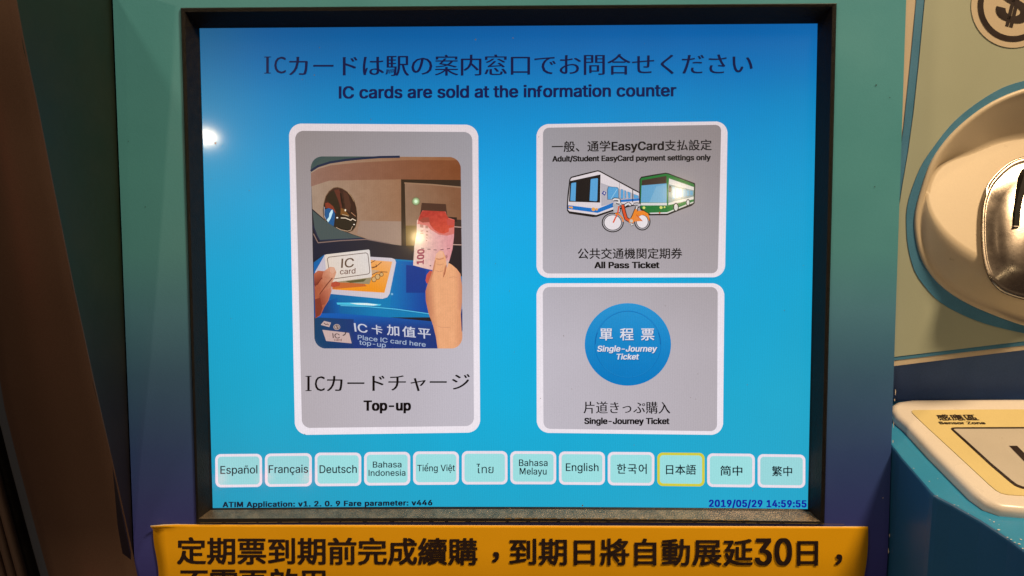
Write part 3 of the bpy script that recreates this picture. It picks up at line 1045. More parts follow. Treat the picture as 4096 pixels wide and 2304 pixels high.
def nz(f, amp=7, sc=0.045):
    def h(x, y):
        base = f(x, y) if callable(f) else f
        n_ = noise.noise(Vector((x * sc, y * sc * 0.8, 3.1))) + 0.5 * noise.noise(Vector((x * sc * 3.1, y * sc * 2.7, 9.7)))
        return tuple(min(255, max(0, v + n_ * amp)) for v in base)
    return h


def O(x, y):
    return (1240 + x / 4.528, 620 + y / 4.528)


def O4(x, y):
    return (1550 + x / 4.528, 930 + y / 4.528)


P([(218, 268), (1133, 272), (1143, 1440), (242, 1440)], (30, 28, 38))
P([(218, 268), (720, 268), (520, 285), (340, 306), (270, 325), (218, 372)], (58, 76, 74))
# beige housing
P([(219, 360), (270, 330), (340, 308), (520, 285), (760, 270), (1133, 272), (1134, 420), (771, 410), (771, 812), (700, 802), (640, 790), (550, 768), (470, 742), (380, 705), (300, 650), (228, 588)],
  nz(grad3((230, 500), (156, 132, 114), (1130, 360), (140, 88, 54)), 5), 5)
P([(219, 372), (262, 345), (340, 322), (520, 305), (800, 290), (1133, 292), (1134, 412), (770, 408), (500, 412), (330, 416), (268, 436), (220, 452)],
  nz(grad3((230, 400), (138, 102, 88), (1130, 330), (122, 68, 38)), 4), 5)
P([(520, 660), (771, 665), (771, 812), (700, 802), (640, 790), (555, 768), (500, 740)], grad3((520, 680), (152, 126, 110), (771, 800), (160, 134, 118)), 2)
# polished oval in the pictured housing
ov = [(430, 600), (500, 590), (580, 610), (660, 660), (740, 730), (800, 830), (835, 950), (850, 1080), (848, 1200), (820, 1300), (770, 1365), (700, 1390), (600, 1375), (500, 1340), (400, 1300), (300, 1210), (250, 1120), (240, 1000), (255, 880), (290, 750), (350, 660)]
c.poly([O(x - 2 + (x - 540) * .03, y + (y - 990) * .03) for x, y in ov], (116, 88, 64))
c.poly([O(*p) for p in ov], nz(lambda x, y: mix((62, 34, 26), (40, 28, 18), min(1, max(0, (y - 760) / 140))), 14, 0.12), 3)
c.poly([O(*p) for p in ((300, 760), (370, 670), (430, 640), (500, 800), (545, 1000), (545, 1120), (470, 1090), (400, 900), (310, 830))], (44, 32, 20), 1)
c.poly([O(*p) for p in ((440, 640), (520, 620), (560, 700), (590, 900), (560, 1060), (540, 900), (480, 740))], (92, 44, 32), 1)
c.poly([O(*p) for p in ((275, 870), (330, 860), (420, 930), (480, 1060), (420, 1010), (330, 960), (280, 960))], (128, 52, 34), 1)
c.poly([O(*p) for p in ((540, 680), (565, 700), (605, 930), (585, 945), (560, 840))], (26, 14, 10))
c.poly([O(*p) for p in ((600, 660), (680, 700), (740, 900), (720, 1050), (640, 980))], (76, 44, 32), 1)
c.poly([O(*p) for p in ((690, 690), (770, 800), (820, 960), (830, 1100), (760, 1000), (740, 860))], (54, 28, 20), 1)
c.poly([O(*p) for p in ((270, 990), (340, 960), (430, 1000), (455, 1080), (430, 1290), (340, 1240), (275, 1130))], (26, 84, 136), 1)
c.poly([O(*p) for p in ((385, 1000), (412, 990), (412, 1040), (375, 1150), (330, 1220), (300, 1180), (345, 1120), (350, 1060))], (190, 224, 236))
c.poly([O(*p) for p in ((250, 930), (268, 950), (262, 1090), (300, 1190), (255, 1120))], (150, 150, 160))
c.poly([O(*p) for p in ((560, 960), (620, 980), (720, 1100), (600, 1090), (550, 1080))], (120, 76, 34), 1)
c.poly([O(*p) for p in ((470, 1160), (560, 1160), (830, 1200), (810, 1300), (700, 1360), (560, 1320), (460, 1250))], (42, 34, 24), 1)
c.line([O(*p) for p in ((560, 1140), (640, 1142), (740, 1182), (765, 1155), (830, 1188))], 3.2, (232, 210, 184))
c.line([O(*p) for p in ((585, 1078), (640, 1090), (700, 1108))], 2, (206, 178, 140))
c.line([O(*p) for p in ((745, 1040), (790, 1080), (825, 1110))], 2, (186, 130, 96))
c.line([O(*p) for p in ((470, 1310), (560, 1355), (680, 1378), (740, 1360), (770, 1290))], 2, (196, 164, 136))
c.line([O(*p) for p in ((690, 680), (750, 750), (795, 840))], 1.6, (176, 140, 100))
c.ell(*O(640, 1000), 3.2, 4.6, (240, 226, 200), 10)
c.ell(*O(493, 1136), 4, 3, (240, 232, 220), 10)
c.ell(*O(798, 1258), 3.4, 2.4, (236, 222, 206), 10)
c.line([c3(p) for p in ((219, 356), (262, 328), (335, 305), (430, 290), (530, 280), (640, 272), (760, 270))], 9, (22, 36, 62))
# lower sage triangle with navy rule
P([(229, 598), (300, 656), (380, 710), (470, 745), (545, 768), (400, 778), (272, 785), (240, 700)], (68, 80, 80), 1)
c.line([c3(p) for p in ((231, 690), (250, 740), (272, 781), (400, 774), (540, 768))], 4, (26, 32, 62))
c.line([c3(p) for p in ((235, 740), (262, 795), (400, 782), (560, 774), (700, 800))], 4, (128, 104, 98))
# dark gap
P([(233, 750), (262, 798), (400, 785), (560, 778), (700, 806), (771, 816), (870, 830), (1139, 800), (1141, 1010), (1000, 960), (860, 908), (740, 898), (580, 880), (300, 872), (236, 900)],
  grad3((240, 800), (24, 28, 48), (850, 850), (50, 42, 44)), 3)
# banknote unit
P([(769, 408), (1134, 412), (1139, 900), (870, 880), (800, 815), (771, 812)], grad3((769, 408), (48, 34, 22), (1100, 800), (58, 40, 34)), 3)
P([(792, 430), (1134, 452), (1137, 700), (1095, 700), (850, 780), (800, 792)], nz(grad3((800, 600), (142, 112, 90), (1130, 500), (126, 82, 56)), 5), 4)
c.line([c3(p) for p in ((790, 430), (960, 440), (1134, 456))], 5, (150, 116, 90))
P([(798, 690), (870, 690), (860, 812), (800, 812)], (122, 96, 52), 1)
P([(1060, 650), (1137, 655), (1138, 712), (1090, 705)], (60, 42, 36))
c.line([c3(p) for p in ((1090, 697), (1137, 700))], 3, (196, 160, 150))
P([(1090, 702), (1137, 704), (1139, 805), (1080, 802)], (52, 32, 34))
c.line([c3(p) for p in ((1080, 806), (1139, 808))], 3, (196, 160, 150))
P([(1080, 812), (1139, 812), (1141, 1000), (1050, 920)], (30, 24, 32))
P([(895, 551), (1043, 559), (1052, 645), (884, 640)], (72, 44, 34))
P([(884, 630), (895, 560), (905, 640), (900, 660)], (70, 38, 30))
P([(1046, 636), (1110, 640), (1110, 668), (1054, 660)], (44, 28, 24))
c.glow(*c3((860, 542)), 17, (210, 255, 190), (100, 84, 56))
c.ell(*c3((860, 542)), 6, 6.5, (215, 240, 205), 12)
# blue console
P([(236, 915), (300, 868), (580, 880), (740, 895), (870, 905), (960, 960), (1000, 1000), (1141, 1000), (1141, 1250), (240, 1250)],
  grad3((260, 1200), (8, 78, 140), (560, 1080), (0, 118, 172)), 4)
P([(730, 905), (870, 912), (960, 960), (1000, 1000), (1000, 1235), (700, 1200)], grad3((720, 1100), (0, 110, 175), (900, 1100), (8, 66, 150)), 3)
P([(800, 930), (920, 945), (920, 1100), (800, 1100)], (10, 52, 132), 1)
P([(236, 930), (300, 880), (330, 900), (280, 1000), (238, 1000)], (10, 92, 158), 1)
P([(300, 1160), (380, 1130), (400, 1250), (245, 1260), (245, 1200)], grad3((260, 1200), (20, 44, 92), (390, 1180), (0, 88, 160)), 2)
P([(242, 1225), (380, 1225), (700, 1250), (960, 1275), (1142, 1290), (1143, 1440), (243, 1440)], grad3((600, 1240), (8, 86, 168), (600, 1330), (24, 50, 116)), 4)
P([(242, 1250), (480, 1262), (480, 1440), (243, 1440)], grad3((480, 1300), (24, 52, 110), (250, 1300), (16, 62, 98)), 3)
P([(375, 1160), (520, 1160), (650, 1170), (640, 1180), (500, 1178), (380, 1172)], (70, 185, 215))
P([(455, 1163), (560, 1163), (630, 1173), (600, 1178), (500, 1172)], (215, 235, 235))
c.line([c3(p) for p in ((400, 1178), (560, 1184), (740, 1200), (940, 1228))], 2.6, (95, 195, 220))
c.line([c3(p) for p in ((1128, 1240), (1141, 1262))], 5, (80, 170, 190))
c.glow(*c3((714, 1108)), 6, (150, 200, 220), (0, 112, 172))
# reader pad
P([(243, 975), (304, 868), (580, 880), (712, 888), (732, 896), (739, 915), (700, 1105), (685, 1128), (655, 1137), (330, 1106)], grad3((300, 900), (186, 178, 190), (700, 1100), (208, 196, 200)), 2)
P([(560, 898), (716, 910), (668, 1100), (350, 1080), (345, 1030), (520, 1060)], grad3((700, 900), (232, 168, 112), (600, 1080), (232, 142, 30)), 3)
P([(350, 1035), (540, 1040), (560, 1060), (350, 1078)], (190, 100, 50), 1)
BR = (92, 44, 26)
c.line([c3(p) for p in ((585, 918), (612, 902))], 2.5, BR)
c.line([c3(p) for p in ((584, 945), (610, 942), (630, 930), (650, 912))], 2.5, BR)
c.line([c3(p) for p in ((592, 950), (622, 940), (615, 928))], 2, BR)
c.poly([c3(p) for p in ((590, 958), (640, 965), (600, 985), (592, 985))], (196, 158, 120))
c.line([c3(p) for p in ((588, 992), (620, 975), (650, 972), (686, 974))], 2.5, BR)
for (x, y, r) in ((604, 1018, 15), (626, 1002, 16), (650, 988, 12)):
    c.ell(*c3((x, y)), r / 1.5, r / 1.35, (206, 166, 110), 14)
    c.ring(*c3((x, y)), r / 1.5, r / 1.35, 2, BR, 14)
# card held over the pad
P([(345, 1036), (590, 1006), (576, 1048), (440, 1038)], (150, 136, 106), 1)
P([(430, 1030), (560, 1014), (540, 1032), (460, 1040)], (88, 84, 48))
P([(303, 872), (312, 866), (572, 836), (578, 842), (592, 998), (586, 1006), (352, 1036), (316, 1010)], grad3((560, 850), (214, 206, 202), (340, 1000), (216, 200, 186)), 2)
c.line([c3(p) for p in rrect((318, 884), (566, 855), (580, 984), (338, 1018), 14, 4)], 2.6, (96, 70, 58), closed=True)
a = c3((403, 948))
c.text_axes([('lr', 'IC')], a[0], a[1], (58, -4), (3, -50), (92, 66, 46))
a = c3((396, 988))
c.text_axes([('lr', 'card')], a[0], a[1], (31, -2), (1, -30), (108, 72, 58))
# left hand
P([(238, 985), (262, 965), (300, 968), (335, 942), (362, 945), (374, 975), (365, 1005), (346, 1045), (345, 1090), (325, 1150), (300, 1190), (278, 1238), (246, 1256)],
  nz(grad3((250, 1010), (166, 86, 58), (350, 980), (206, 148, 120)), 14, 0.06), 4)
P([(238, 985), (262, 966), (296, 970), (284, 1010), (262, 1050), (240, 1056)], grad3((240, 980), (178, 96, 66), (262, 1050), (120, 48, 34)), 2)
P([(345, 1038), (372, 1030), (398, 1040), (396, 1056), (362, 1066), (340, 1062)], (176, 74, 52), 1)
P([(268, 1120), (300, 1085), (340, 1070), (330, 1130), (306, 1170), (275, 1180)], grad3((270, 1120), (146, 70, 50), (330, 1090), (188, 112, 86)), 2)
P([(243, 1140), (275, 1130), (290, 1195), (276, 1236), (246, 1254)], (126, 54, 38), 2)
c.line([c3(p) for p in ((350, 1010), (310, 1058), (272, 1110))], 3.5, (110, 48, 34))
c.line([c3(p) for p in ((244, 1062), (262, 1040), (288, 1008))], 3, (112, 44, 32))
P([(337, 948), (360, 950), (368, 970), (350, 985), (335, 970)], (212, 160, 134), 1)
# banknote
P([(866, 660), (880, 640), (900, 598), (1040, 604), (1052, 640), (1096, 655), (1092, 760), (1083, 835), (1064, 905), (1040, 962), (960, 962), (900, 948), (843, 932), (850, 820), (864, 742)],
  nz(grad3((860, 780), (224, 192, 178), (1060, 760), (214, 146, 150)), 12, 0.08), 5)
P([(878, 640), (900, 598), (1040, 604), (1052, 640), (1096, 655), (1093, 740), (1050, 752), (1000, 745), (950, 715), (925, 690), (868, 680)], nz((206, 112, 104), 10, 0.1), 2)
P([(895, 605), (910, 598), (1036, 604), (1060, 648), (1096, 658), (1092, 700), (1062, 705), (1060, 728), (1030, 740), (1000, 734), (968, 712), (946, 684), (940, 664), (900, 672), (872, 656)],
  nz(grad3((960, 600), (172, 50, 42), (1030, 730), (200, 74, 54)), 16, 0.1), 4)
P([(905, 640), (940, 640), (946, 668), (900, 672), (880, 660)], (150, 60, 50))
P([(1046, 650), (1094, 660), (1092, 690), (1052, 688)], (190, 74, 66))
for (x, y, w_, h_) in ((885, 683, 20, 18), (886, 735, 20, 6), (888, 724, 14, 5), (887, 716, 18, 4), (918, 690, 16, 16), (922, 720, 12, 10), (920, 742, 12, 8), (923, 762, 8, 5), (920, 778, 9, 5)):
    P([(x, y), (x + w_, y + 2), (x + w_, y + h_ + 2), (x, y + h_)], (178, 120, 108))
a = c3((906, 926))
c.text_axes([('lx', '100')], a[0], a[1], (2, -33), (-37, 2), (158, 66, 84))
for (x, y) in ((892, 828), (930, 834), (968, 838), (1010, 838), (1050, 832)):
    c.line([c3((x, y)), c3((x + 18, y + (1 if x < 980 else -3)))], 2.6, (96, 40, 52))
c.ell(*c3((948, 935)), 2.6, 2.6, (70, 30, 40), 8)
c.ell(*c3((1046, 880)), 5, 7, (176, 110, 110), 10)
# right hand
P([(918, 1025), (925, 990), (945, 965), (958, 968), (952, 1010), (944, 1046), (925, 1042)], (190, 82, 66), 2)
P([(974, 905), (984, 862), (1006, 842), (1026, 848), (1040, 880), (1047, 925), (1044, 950), (1060, 918), (1078, 928), (1110, 955), (1132, 985), (1142, 1060), (1141, 1160), (1134, 1230), (1139, 1330), (1143, 1345), (1143, 1440),
   (992, 1440), (982, 1370), (962, 1290), (938, 1230), (920, 1150), (918, 1090), (930, 1050), (950, 1000), (962, 960)],
  nz(lambda x, y: mix(mix((176, 108, 80), (226, 162, 118), min(1, max(0, (x - 1703 + (y - 1204) * -0.08) / 42))), (196, 126, 92), min(1, max(0, (x - 1815) / 45)) * 0.7), 4, 0.05), 5)
# creases and shaded side of the thumb
P([(1040, 930), (1046, 945), (1038, 985), (1026, 1010), (1026, 985)], (192, 122, 88), 1)
P([(962, 960), (974, 905), (982, 900), (972, 960), (950, 1030), (936, 1062), (932, 1050)], (196, 128, 94), 1)
c.line([c3(p) for p in ((986, 925), (1008, 930), (1030, 924))], 1.6, (192, 124, 88))
c.line([c3(p) for p in ((980, 965), (1004, 972), (1024, 966))], 1.6, (196, 128, 92))
c.line([c3(p) for p in ((1060, 1010), (1090, 1002), (1118, 1010))], 2, (206, 140, 104))
c.line([c3(p) for p in ((960, 1290), (1010, 1310), (1070, 1312))], 2.2, (206, 142, 106))
P([(1108, 960), (1132, 985), (1142, 1060), (1141, 1160), (1136, 1215), (1112, 1190), (1118, 1080)], grad3((1112, 1080), (218, 152, 114), (1142, 1080), (196, 128, 94)), 2)
P([(1140, 1200), (1134, 1232), (1139, 1330), (1144, 1330), (1143, 1200)], (10, 44, 104))
P([(984, 862), (1006, 844), (1024, 850), (1030, 882), (1004, 890), (982, 888)], (228, 172, 142), 1)
P([(984, 888), (1004, 893), (1030, 885), (1032, 892), (1004, 900), (983, 896)], (200, 130, 96))
c.line([c3(p) for p in ((1047, 930), (1040, 968), (1028, 1004))], 2.2, (160, 84, 52))
P([(1046, 905), (1062, 900), (1056, 930), (1048, 948)], (206, 176, 170))
# lettering on the console
a = c3((487, 1336))
c.text_axes([('lr', 'IC')], a[0], a[1], (60, 7), (-6, -46), (196, 198, 212))
a = c3((592, 1344))
c.text_axes([('cr', '卡')], a[0], a[1], (46, 6), (-3, -40), (196, 198, 212))
for (ch, x, y, s_) in (('加', 684, 1352, 54), ('值', 778, 1362, 56), ('平', 872, 1370, 56)):
    a = c3((x, y))
    c.text_axes([('cr', ch)], a[0], a[1], (s_, 5), (-2, -46), (196, 198, 212))
a = c3((505, 1385))
c.text_axes([('lr', 'Place IC card here')], a[0], a[1], (32, 3.5), (0, -25), (160, 176, 200))
a = c3((514, 1416))
c.text_axes([('lr', 'top-up')], a[0], a[1], (32, 3.5), (0, -25), (160, 176, 200))
P([(279, 1296), (299, 1272), (342, 1282), (331, 1310)], (188, 164, 160))
c.line([c3(p) for p in ((298, 1284), (310, 1294), (322, 1290), (326, 1298))], 3, (90, 56, 50))
c.ell(*c3((377, 1309)), 14, 12, (170, 150, 146), 18)
c.ring(*c3((377, 1309)), 11, 9, 2, (90, 80, 80), 18)
c.line([c3((376, 1300)), c3((382, 1318))], 4, (96, 70, 64))
P([(289, 1326), (452, 1345), (468, 1409), (312, 1394)], (192, 166, 162), 1)
a = c3((353, 1376))
c.text_axes([('lr', 'IC')], a[0], a[1], (33, 2), (-3, -26), (70, 50, 50))
a = c3((360, 1392))
c.text_axes([('lr', 'card')], a[0], a[1], (15.5, 1), (0, -13), (110, 66, 60))
c.line([c3(p) for p in ((434, 1338), (426, 1356), (414, 1360))], 4, (54, 40, 44))
# fillers that round the photograph's corners
y_save = c.y
pic = [(218, 268), (1133, 272), (1143, 1441), (242, 1441)]
rr_ = rrect(*pic, 62)
nseg = len(rr_) // 4
for i in range(4):
    arc = rr_[i * nseg:(i + 1) * nseg]
    cx_, cy_ = pic[i]
    s1 = (-8 if i in (0, 3) else 8)
    s2 = (-8 if i in (0, 1) else 8)
    ring_ = arc + ([(arc[-1][0], cy_ + s2), (cx_ + s1, cy_ + s2), (cx_ + s1, arc[0][1])] if i in (0, 2) else [(cx_ + s1, arc[-1][1]), (cx_ + s1, cy_ + s2), (arc[0][0], cy_ + s2)])
    c.poly([c3(p) for p in ring_], greycol, 0)
c.build('photograph', b1)['label'] = 'picture of two hands with a card and a banknote'
yT = -0.0030
BLK = (2, 0, 4)
c = Canvas(yT)
c.cells('cm', 'カードチャージ', [1340, 1423.5, 1507, 1588.5, 1672, 1753, 1842], 1563, 1556, 83, 76, BLK)
c.cells('cm', 'I', [1234], 1564, 1564, 84, 82, BLK)
c.cells('cm', 'C', [1279], 1564, 1564, 62, 86, BLK)
c.text([('lx', 'Top-up')], 1454, 1642, 1644, 1641, 53.5, BLK)
c.build('caption_text', b1)['label'] = 'black Japanese caption over the word Top-up'

# ---- all pass button
b2 = button('all_pass_button', 'grey button with drawn train, bus and bicycle',
            [(2146, 497), (2911, 485), (2900, 1109), (2146, 1111)], [(2172, 511), (2885, 499), (2871, 1093), (2171, 1094)], 44, 22, WHT, greycol)
c = Canvas(-0.0008, step=1e-5)


def c4(p):
    return (p[0] / 2.1314 + 2100, p[1] / 2.1314 + 450)


def Q(pts, col, sub=0):
    c.poly([c4(p) for p in pts], col, sub)


K_ = (24, 20, 22)
BL_ = (84, 156, 206)
WH_ = (214, 204, 208)
# train
Q([(378, 570), (392, 548), (500, 520), (620, 492), (640, 497), (925, 650), (978, 678), (985, 700), (985, 780), (760, 838), (612, 890), (580, 892), (378, 862), (358, 838), (356, 800), (362, 700)], K_)
Q([(388, 572), (398, 558), (618, 503), (636, 506), (920, 660), (972, 686), (975, 772), (752, 826), (608, 874), (380, 842), (366, 828), (368, 760)], WH_)
Q([(646, 600), (750, 636), (920, 690), (975, 712), (975, 745), (800, 758), (650, 800)], (176, 170, 178))
Q([(368, 843), (608, 876), (752, 830), (752, 842), (600, 888), (380, 860)], K_)
Q([(386, 584), (644, 528), (640, 768), (374, 760)], K_)
Q([(404, 600), (436, 596), (430, 756), (386, 752), (394, 606)], BL_)
Q([(568, 566), (618, 560), (622, 566), (616, 750), (608, 757), (550, 752), (560, 572)], BL_)
Q([(368, 790), (618, 822), (752, 768), (752, 806), (620, 856), (366, 822)], (18, 108, 186))
Q([(800, 746), (975, 732), (975, 752), (790, 766)], (18, 108, 186))
for w_ in (((708, 630), (786, 636), (798, 646), (800, 732), (792, 740), (702, 744), (700, 660)), ((818, 652), (838, 658), (838, 734), (814, 736)), ((848, 662), (862, 668), (862, 732), (848, 734)), ((874, 674), (900, 682), (898, 730), (882, 734)),
           ((926, 696), (968, 708), (968, 732), (928, 732))):
    Q(w_, (60, 100, 130))
    cx_ = sum(p[0] for p in w_) / len(w_)
    cy_ = sum(p[1] for p in w_) / len(w_)
    Q([(cx_ + (p[0] - cx_) * .88, cy_ + (p[1] - cy_) * .92) for p in w_], BL_)
c.line([c4((918, 660)), c4((918, 765))], 3, K_)
c.line([c4((806, 600)), c4((806, 760))], 1.4, (120, 116, 122))
c.line([c4((735, 735)), c4((785, 655))], 3, (140, 190, 220))
Q([(654, 690), (670, 668), (694, 682), (680, 710)], (24, 50, 140))
Q([(668, 684), (680, 676), (684, 690), (674, 698)], WH_)
for (x, y, r) in ((380, 807, 9), (398, 810, 10), (583, 825, 16), (611, 825, 11)):
    c.ell(*c4((x, y)), r / 2.13, r / 2.13, (222, 160, 80), 12)
# bus
G_ = (26, 112, 52)
Q([(975, 570), (990, 548), (1100, 528), (1200, 513), (1225, 518), (1448, 602), (1452, 620), (1446, 775), (1420, 796), (1330, 830), (1215, 876), (1050, 878), (985, 830), (972, 790)], K_)
Q([(984, 572), (994, 558), (1200, 522), (1222, 526), (1440, 610), (1444, 626), (1438, 768), (1212, 862), (1060, 864), (984, 812)], G_)
Q([(1228, 562), (1440, 636), (1440, 664), (1226, 612)], (208, 204, 200))
Q([(1222, 612), (1440, 664), (1436, 716), (1222, 768)], (128, 148, 150))
for k in range(6):
    x0_ = 1256 + k * 30
    x1_ = x0_ + 24
    f = lambda x: (622 + (x - 1222) * 0.215, 758 - (x - 1222) * 0.215)
    Q([(x0_, f(x0_)[0] + 4), (x1_, f(x1_)[0] + 4), (x1_, f(x1_)[1] - 10), (x0_, f(x0_)[1] - 12)], (96, 158, 190))
Q([(1226, 622), (1246, 626), (1244, 676), (1226, 680)], (66, 56, 52))
Q([(1222, 770), (1438, 716), (1438, 740), (1222, 792)], (212, 208, 200))
Q([(1212, 792), (1438, 742), (1436, 758), (1212, 850)], (30, 118, 50))
Q([(1212, 850), (1436, 758), (1436, 770), (1212, 862)], (206, 204, 196))
Q([(996, 578), (1206, 540), (1206, 604), (994, 622)], (58, 44, 38))
Q([(994, 622), (1208, 604), (1208, 768), (988, 766)], (96, 158, 196))
Q([(1120, 630), (1208, 612), (1208, 768), (1060, 766)], (118, 170, 200))
Q([(988, 770), (1210, 770), (1210, 792), (988, 792)], (208, 204, 204))
Q([(1060, 855), (1212, 850), (1212, 862), (1070, 864)], (206, 204, 204))
for (x, y, r) in ((1014, 812, 12), (1160, 810, 13), (1190, 807, 8)):
    c.ell(*c4((x, y)), r / 2.13, r / 2.13, (206, 208, 110), 12)
c.ell(*c4((1148, 855)), 3.6, 3.6, (190, 80, 50), 10)
for (x, y, rx_, ry_) in ((1287, 808, 24, 38), (1390, 768, 17, 30)):
    c.ell(*c4((x, y)), rx_ / 2.13, ry_ / 2.13, K_, 18)
    c.ell(*c4((x, y)), rx_ * .68 / 2.13, ry_ * .74 / 2.13, (206, 204, 200), 18)
# bicycle
for (x, y, rx_, ry_) in ((748, 938, 94, 84), (1000, 930, 70, 76)):
    c.ell(*c4((x, y)), rx_ / 2.13, ry_ / 2.13, K_, 30)
    c.ell(*c4((x, y)), (rx_ - 9) / 2.13, (ry_ - 9) / 2.13, (168, 162, 168), 30)
    c.ell(*c4((x, y)), (rx_ - 17) / 2.13, (ry_ - 17) / 2.13, K_, 30)
    c.ell(*c4((x, y)), (rx_ - 23) / 2.13, (ry_ - 22) / 2.13, (222, 214, 218), 30)
OR_ = (226, 128, 40)
RD_ = (214, 76, 36)


def outl(pts, w, col, e=9):
    pp = [c4(p) for p in pts]
    c.line(pp, w + e, K_)
    c.line(pp, w, col)


outl([(752, 745), (765, 738), (800, 742), (806, 770), (780, 765)], 7, (214, 208, 210), 6)
outl([(750, 790), (800, 790), (805, 845), (755, 850)], 5, (190, 186, 190), 6)
Q([(752, 770), (808, 790), (800, 850), (754, 850)], (176, 172, 176))
outl([(818, 790), (850, 795), (880, 775), (900, 790)], 7, (214, 208, 210), 6)
outl([(930, 783), (955, 780), (982, 786), (960, 802), (940, 800)], 7, (186, 180, 184), 6)
outl([(955, 800), (948, 830)], 6, (204, 200, 200), 6)
outl([(832, 790), (845, 850), (862, 905), (905, 930)], 10, RD_, 6)
outl([(948, 828), (925, 885), (905, 925)], 10, OR_, 6)
Q([(940, 850), (968, 838), (1010, 838), (1050, 862), (1062, 900), (1060, 930), (1042, 890), (1010, 872), (975, 880), (950, 905), (930, 900)], OR_)
Q([(925, 905), (950, 870), (1000, 925), (930, 930)], (224, 130, 60))
c.line([c4((950, 872)), c4((1000, 926))], 3, (196, 80, 40))
c.line([c4((800, 800)), c4((790, 860)), c4((752, 938))], 9 / 1.6, RD_)
c.line([c4((770, 862)), c4((800, 868)), c4((832, 900)), c4((836, 930))], 5, OR_)
c.ell(*c4((907, 925)), 11, 11, OR_, 20)
c.ell(*c4((907, 925)), 6.5, 7, (190, 186, 178), 16)
outl([(900, 948), (920, 955), (905, 960)], 5, (200, 196, 196), 4)
c.build('vehicle_drawing', b2)['label'] = 'white train, green bus and orange bicycle'
c = Canvas(yT + 0.001)
c.text([('cb', '一般、通学'), ('lb', 'EasyCard'), ('cb', '支払設定')], 2207, 604.5, 2847, 597, 46, BLK)
c.text([('lx', 'Adult/Student EasyCard payment settings only')], 2209, 646, 2843, 640, 29, BLK)
c.build('header_text', b2)['label'] = 'two bold lines above the vehicles'
c = Canvas(yT + 0.001)
c.text([('cr', '公共交通機関定期券')], 2311, 1032, 2729, 1031, 46, BLK)
c.text([('lx', 'All Pass Ticket')], 2377, 1072.5, 2638, 1072, 33, BLK)
c.build('caption_text', b2)['label'] = 'All Pass Ticket caption'

# ---- single journey button
b3 = button('single_journey_button', 'grey button with round blue ticket token',
            [(2146, 1133), (2898, 1133), (2892, 1740), (2147, 1731)], [(2171, 1148), (2871, 1148), (2868, 1725), (2174, 1715)], 44, 24, WHT, greycol)
c = Canvas(-0.0008)
tok = lambda x, y: mix((36, 142, 202), (0, 118, 186), min(1, max(0, (y - 1212) / 300)))
c.ell(2511.5, 1377.7, 172.5, 165, tok, 64, sub=3)
c.ring(2511.5, 1377.5, 133, 136, 5, (8, 104, 170), 60, 180, 360)
c.ring(2511.5, 1375.5, 131, 134, 3, (24, 130, 196), 60, 200, 340)
c.ring(2511.5, 1377.5, 133, 134, 3, (36, 146, 206), 60, 40, 140)
c.ring(2511.5, 1377.5, 133, 134, 2, (4, 106, 174), 60, 0, 180)
c.build('blue_token', b3)['label'] = 'round blue token'
c = Canvas(yT + 0.001)
W_ = (216, 214, 224)
for dx, dy, col_ in ((2, 3, (6, 88, 150)), (0, 0, W_)):
    for ch, cx_ in zip('單程票', (2424.7, 2507.5, 2590.8)):
        c.cells('cb', ch, [cx_ + dx], 1357 + dy, 1357 + dy, 57, 53, col_)
    c.text([('lb', 'Single-Journey')], 2388 + dx, 1406 + dy, 2626 + dx, 1406 + dy, 31, col_, slant=.17)
    c.text([('lb', 'Ticket')], 2463 + dx, 1437.5 + dy, 2554 + dx, 1437.5 + dy, 30, col_, slant=.17)
c.build('token_text', b3)['label'] = 'white lettering on the token'
c = Canvas(yT + 0.001)
c.text([('cm', '片道きっぷ購入')], 2334, 1650, 2681, 1651, 53, BLK)
c.text([('lx', 'Single-Journey Ticket')], 2337, 1695.5, 2678, 1696, 32, BLK)
c.build('caption_text', b3)['label'] = 'black caption under the token'

# ---- language buttons
def k7(x, y):
    return (x / 1.9515 + 780, y / 1.9515 + 1750)


def k8(x, y):
    return (x / 1.7173 + 2000, y / 1.7173 + 1750)


LB = [
    (k7, (157, 130, 523, 127, 525, 386, 160, 390)), (k7, (545, 126, 912, 122, 912, 381, 547, 385)), (k7, (935, 118, 1298, 118, 1298, 378, 936, 381)),
    (k7, (1320, 114, 1680, 112, 1680, 372, 1320, 375)), (k7, (1702, 109, 2060, 109, 2060, 368, 1703, 370)), (k7, (2083, 106, 2439, 106, 2440, 366, 2083, 367)),
    (k8, (70, 94, 386, 95, 386, 322, 71, 321)), (k8, (405, 96, 721, 98, 721, 326, 405, 324)), (k8, (740, 99, 1061, 101, 1060, 330, 740, 328)),
    (k8, (1080, 103, 1406, 106, 1406, 337, 1080, 333)), (k8, (1423, 109, 1751, 112, 1750, 343, 1423, 339)), (k8, (1770, 114, 2098, 118, 2097, 347, 1770, 343)),
]
LT = [
    [([('lr', 'Español')], 198, 284, 487, 280, 43)], [([('lr', 'Français')], 575, 278, 883, 275, 43)], [([('lr', 'Deutsch')], 972, 278, 1263, 276, 43)],
    [([('lr', 'Bahasa')], 1388, 235, 1612, 233, 33), ([('lr', 'Indonesia')], 1355, 300, 1643, 298, 33)], [([('lr', 'Tiếng Việt')], 1735, 264, 2030, 262, 35)],
    [([('th', 'ไทย')], 2197, 279, 2330, 278, 46)],
    [([('lr', 'Bahasa')], 130, 196, 327, 196, 36), ([('lr', 'Melayu')], 135, 254, 320, 255, 36)], [([('lr', 'English')], 452, 230, 677, 231, 42)],
    [([('cr', '한국어')], 803, 243, 1008, 244, 44)], [([('cr', '日本語')], 1140, 248, 1347, 249, 43)], [([('cr', '简中')], 1513, 256, 1665, 257, 43)], [([('cr', '繁中')], 1868, 259, 2007, 260, 43)],
]
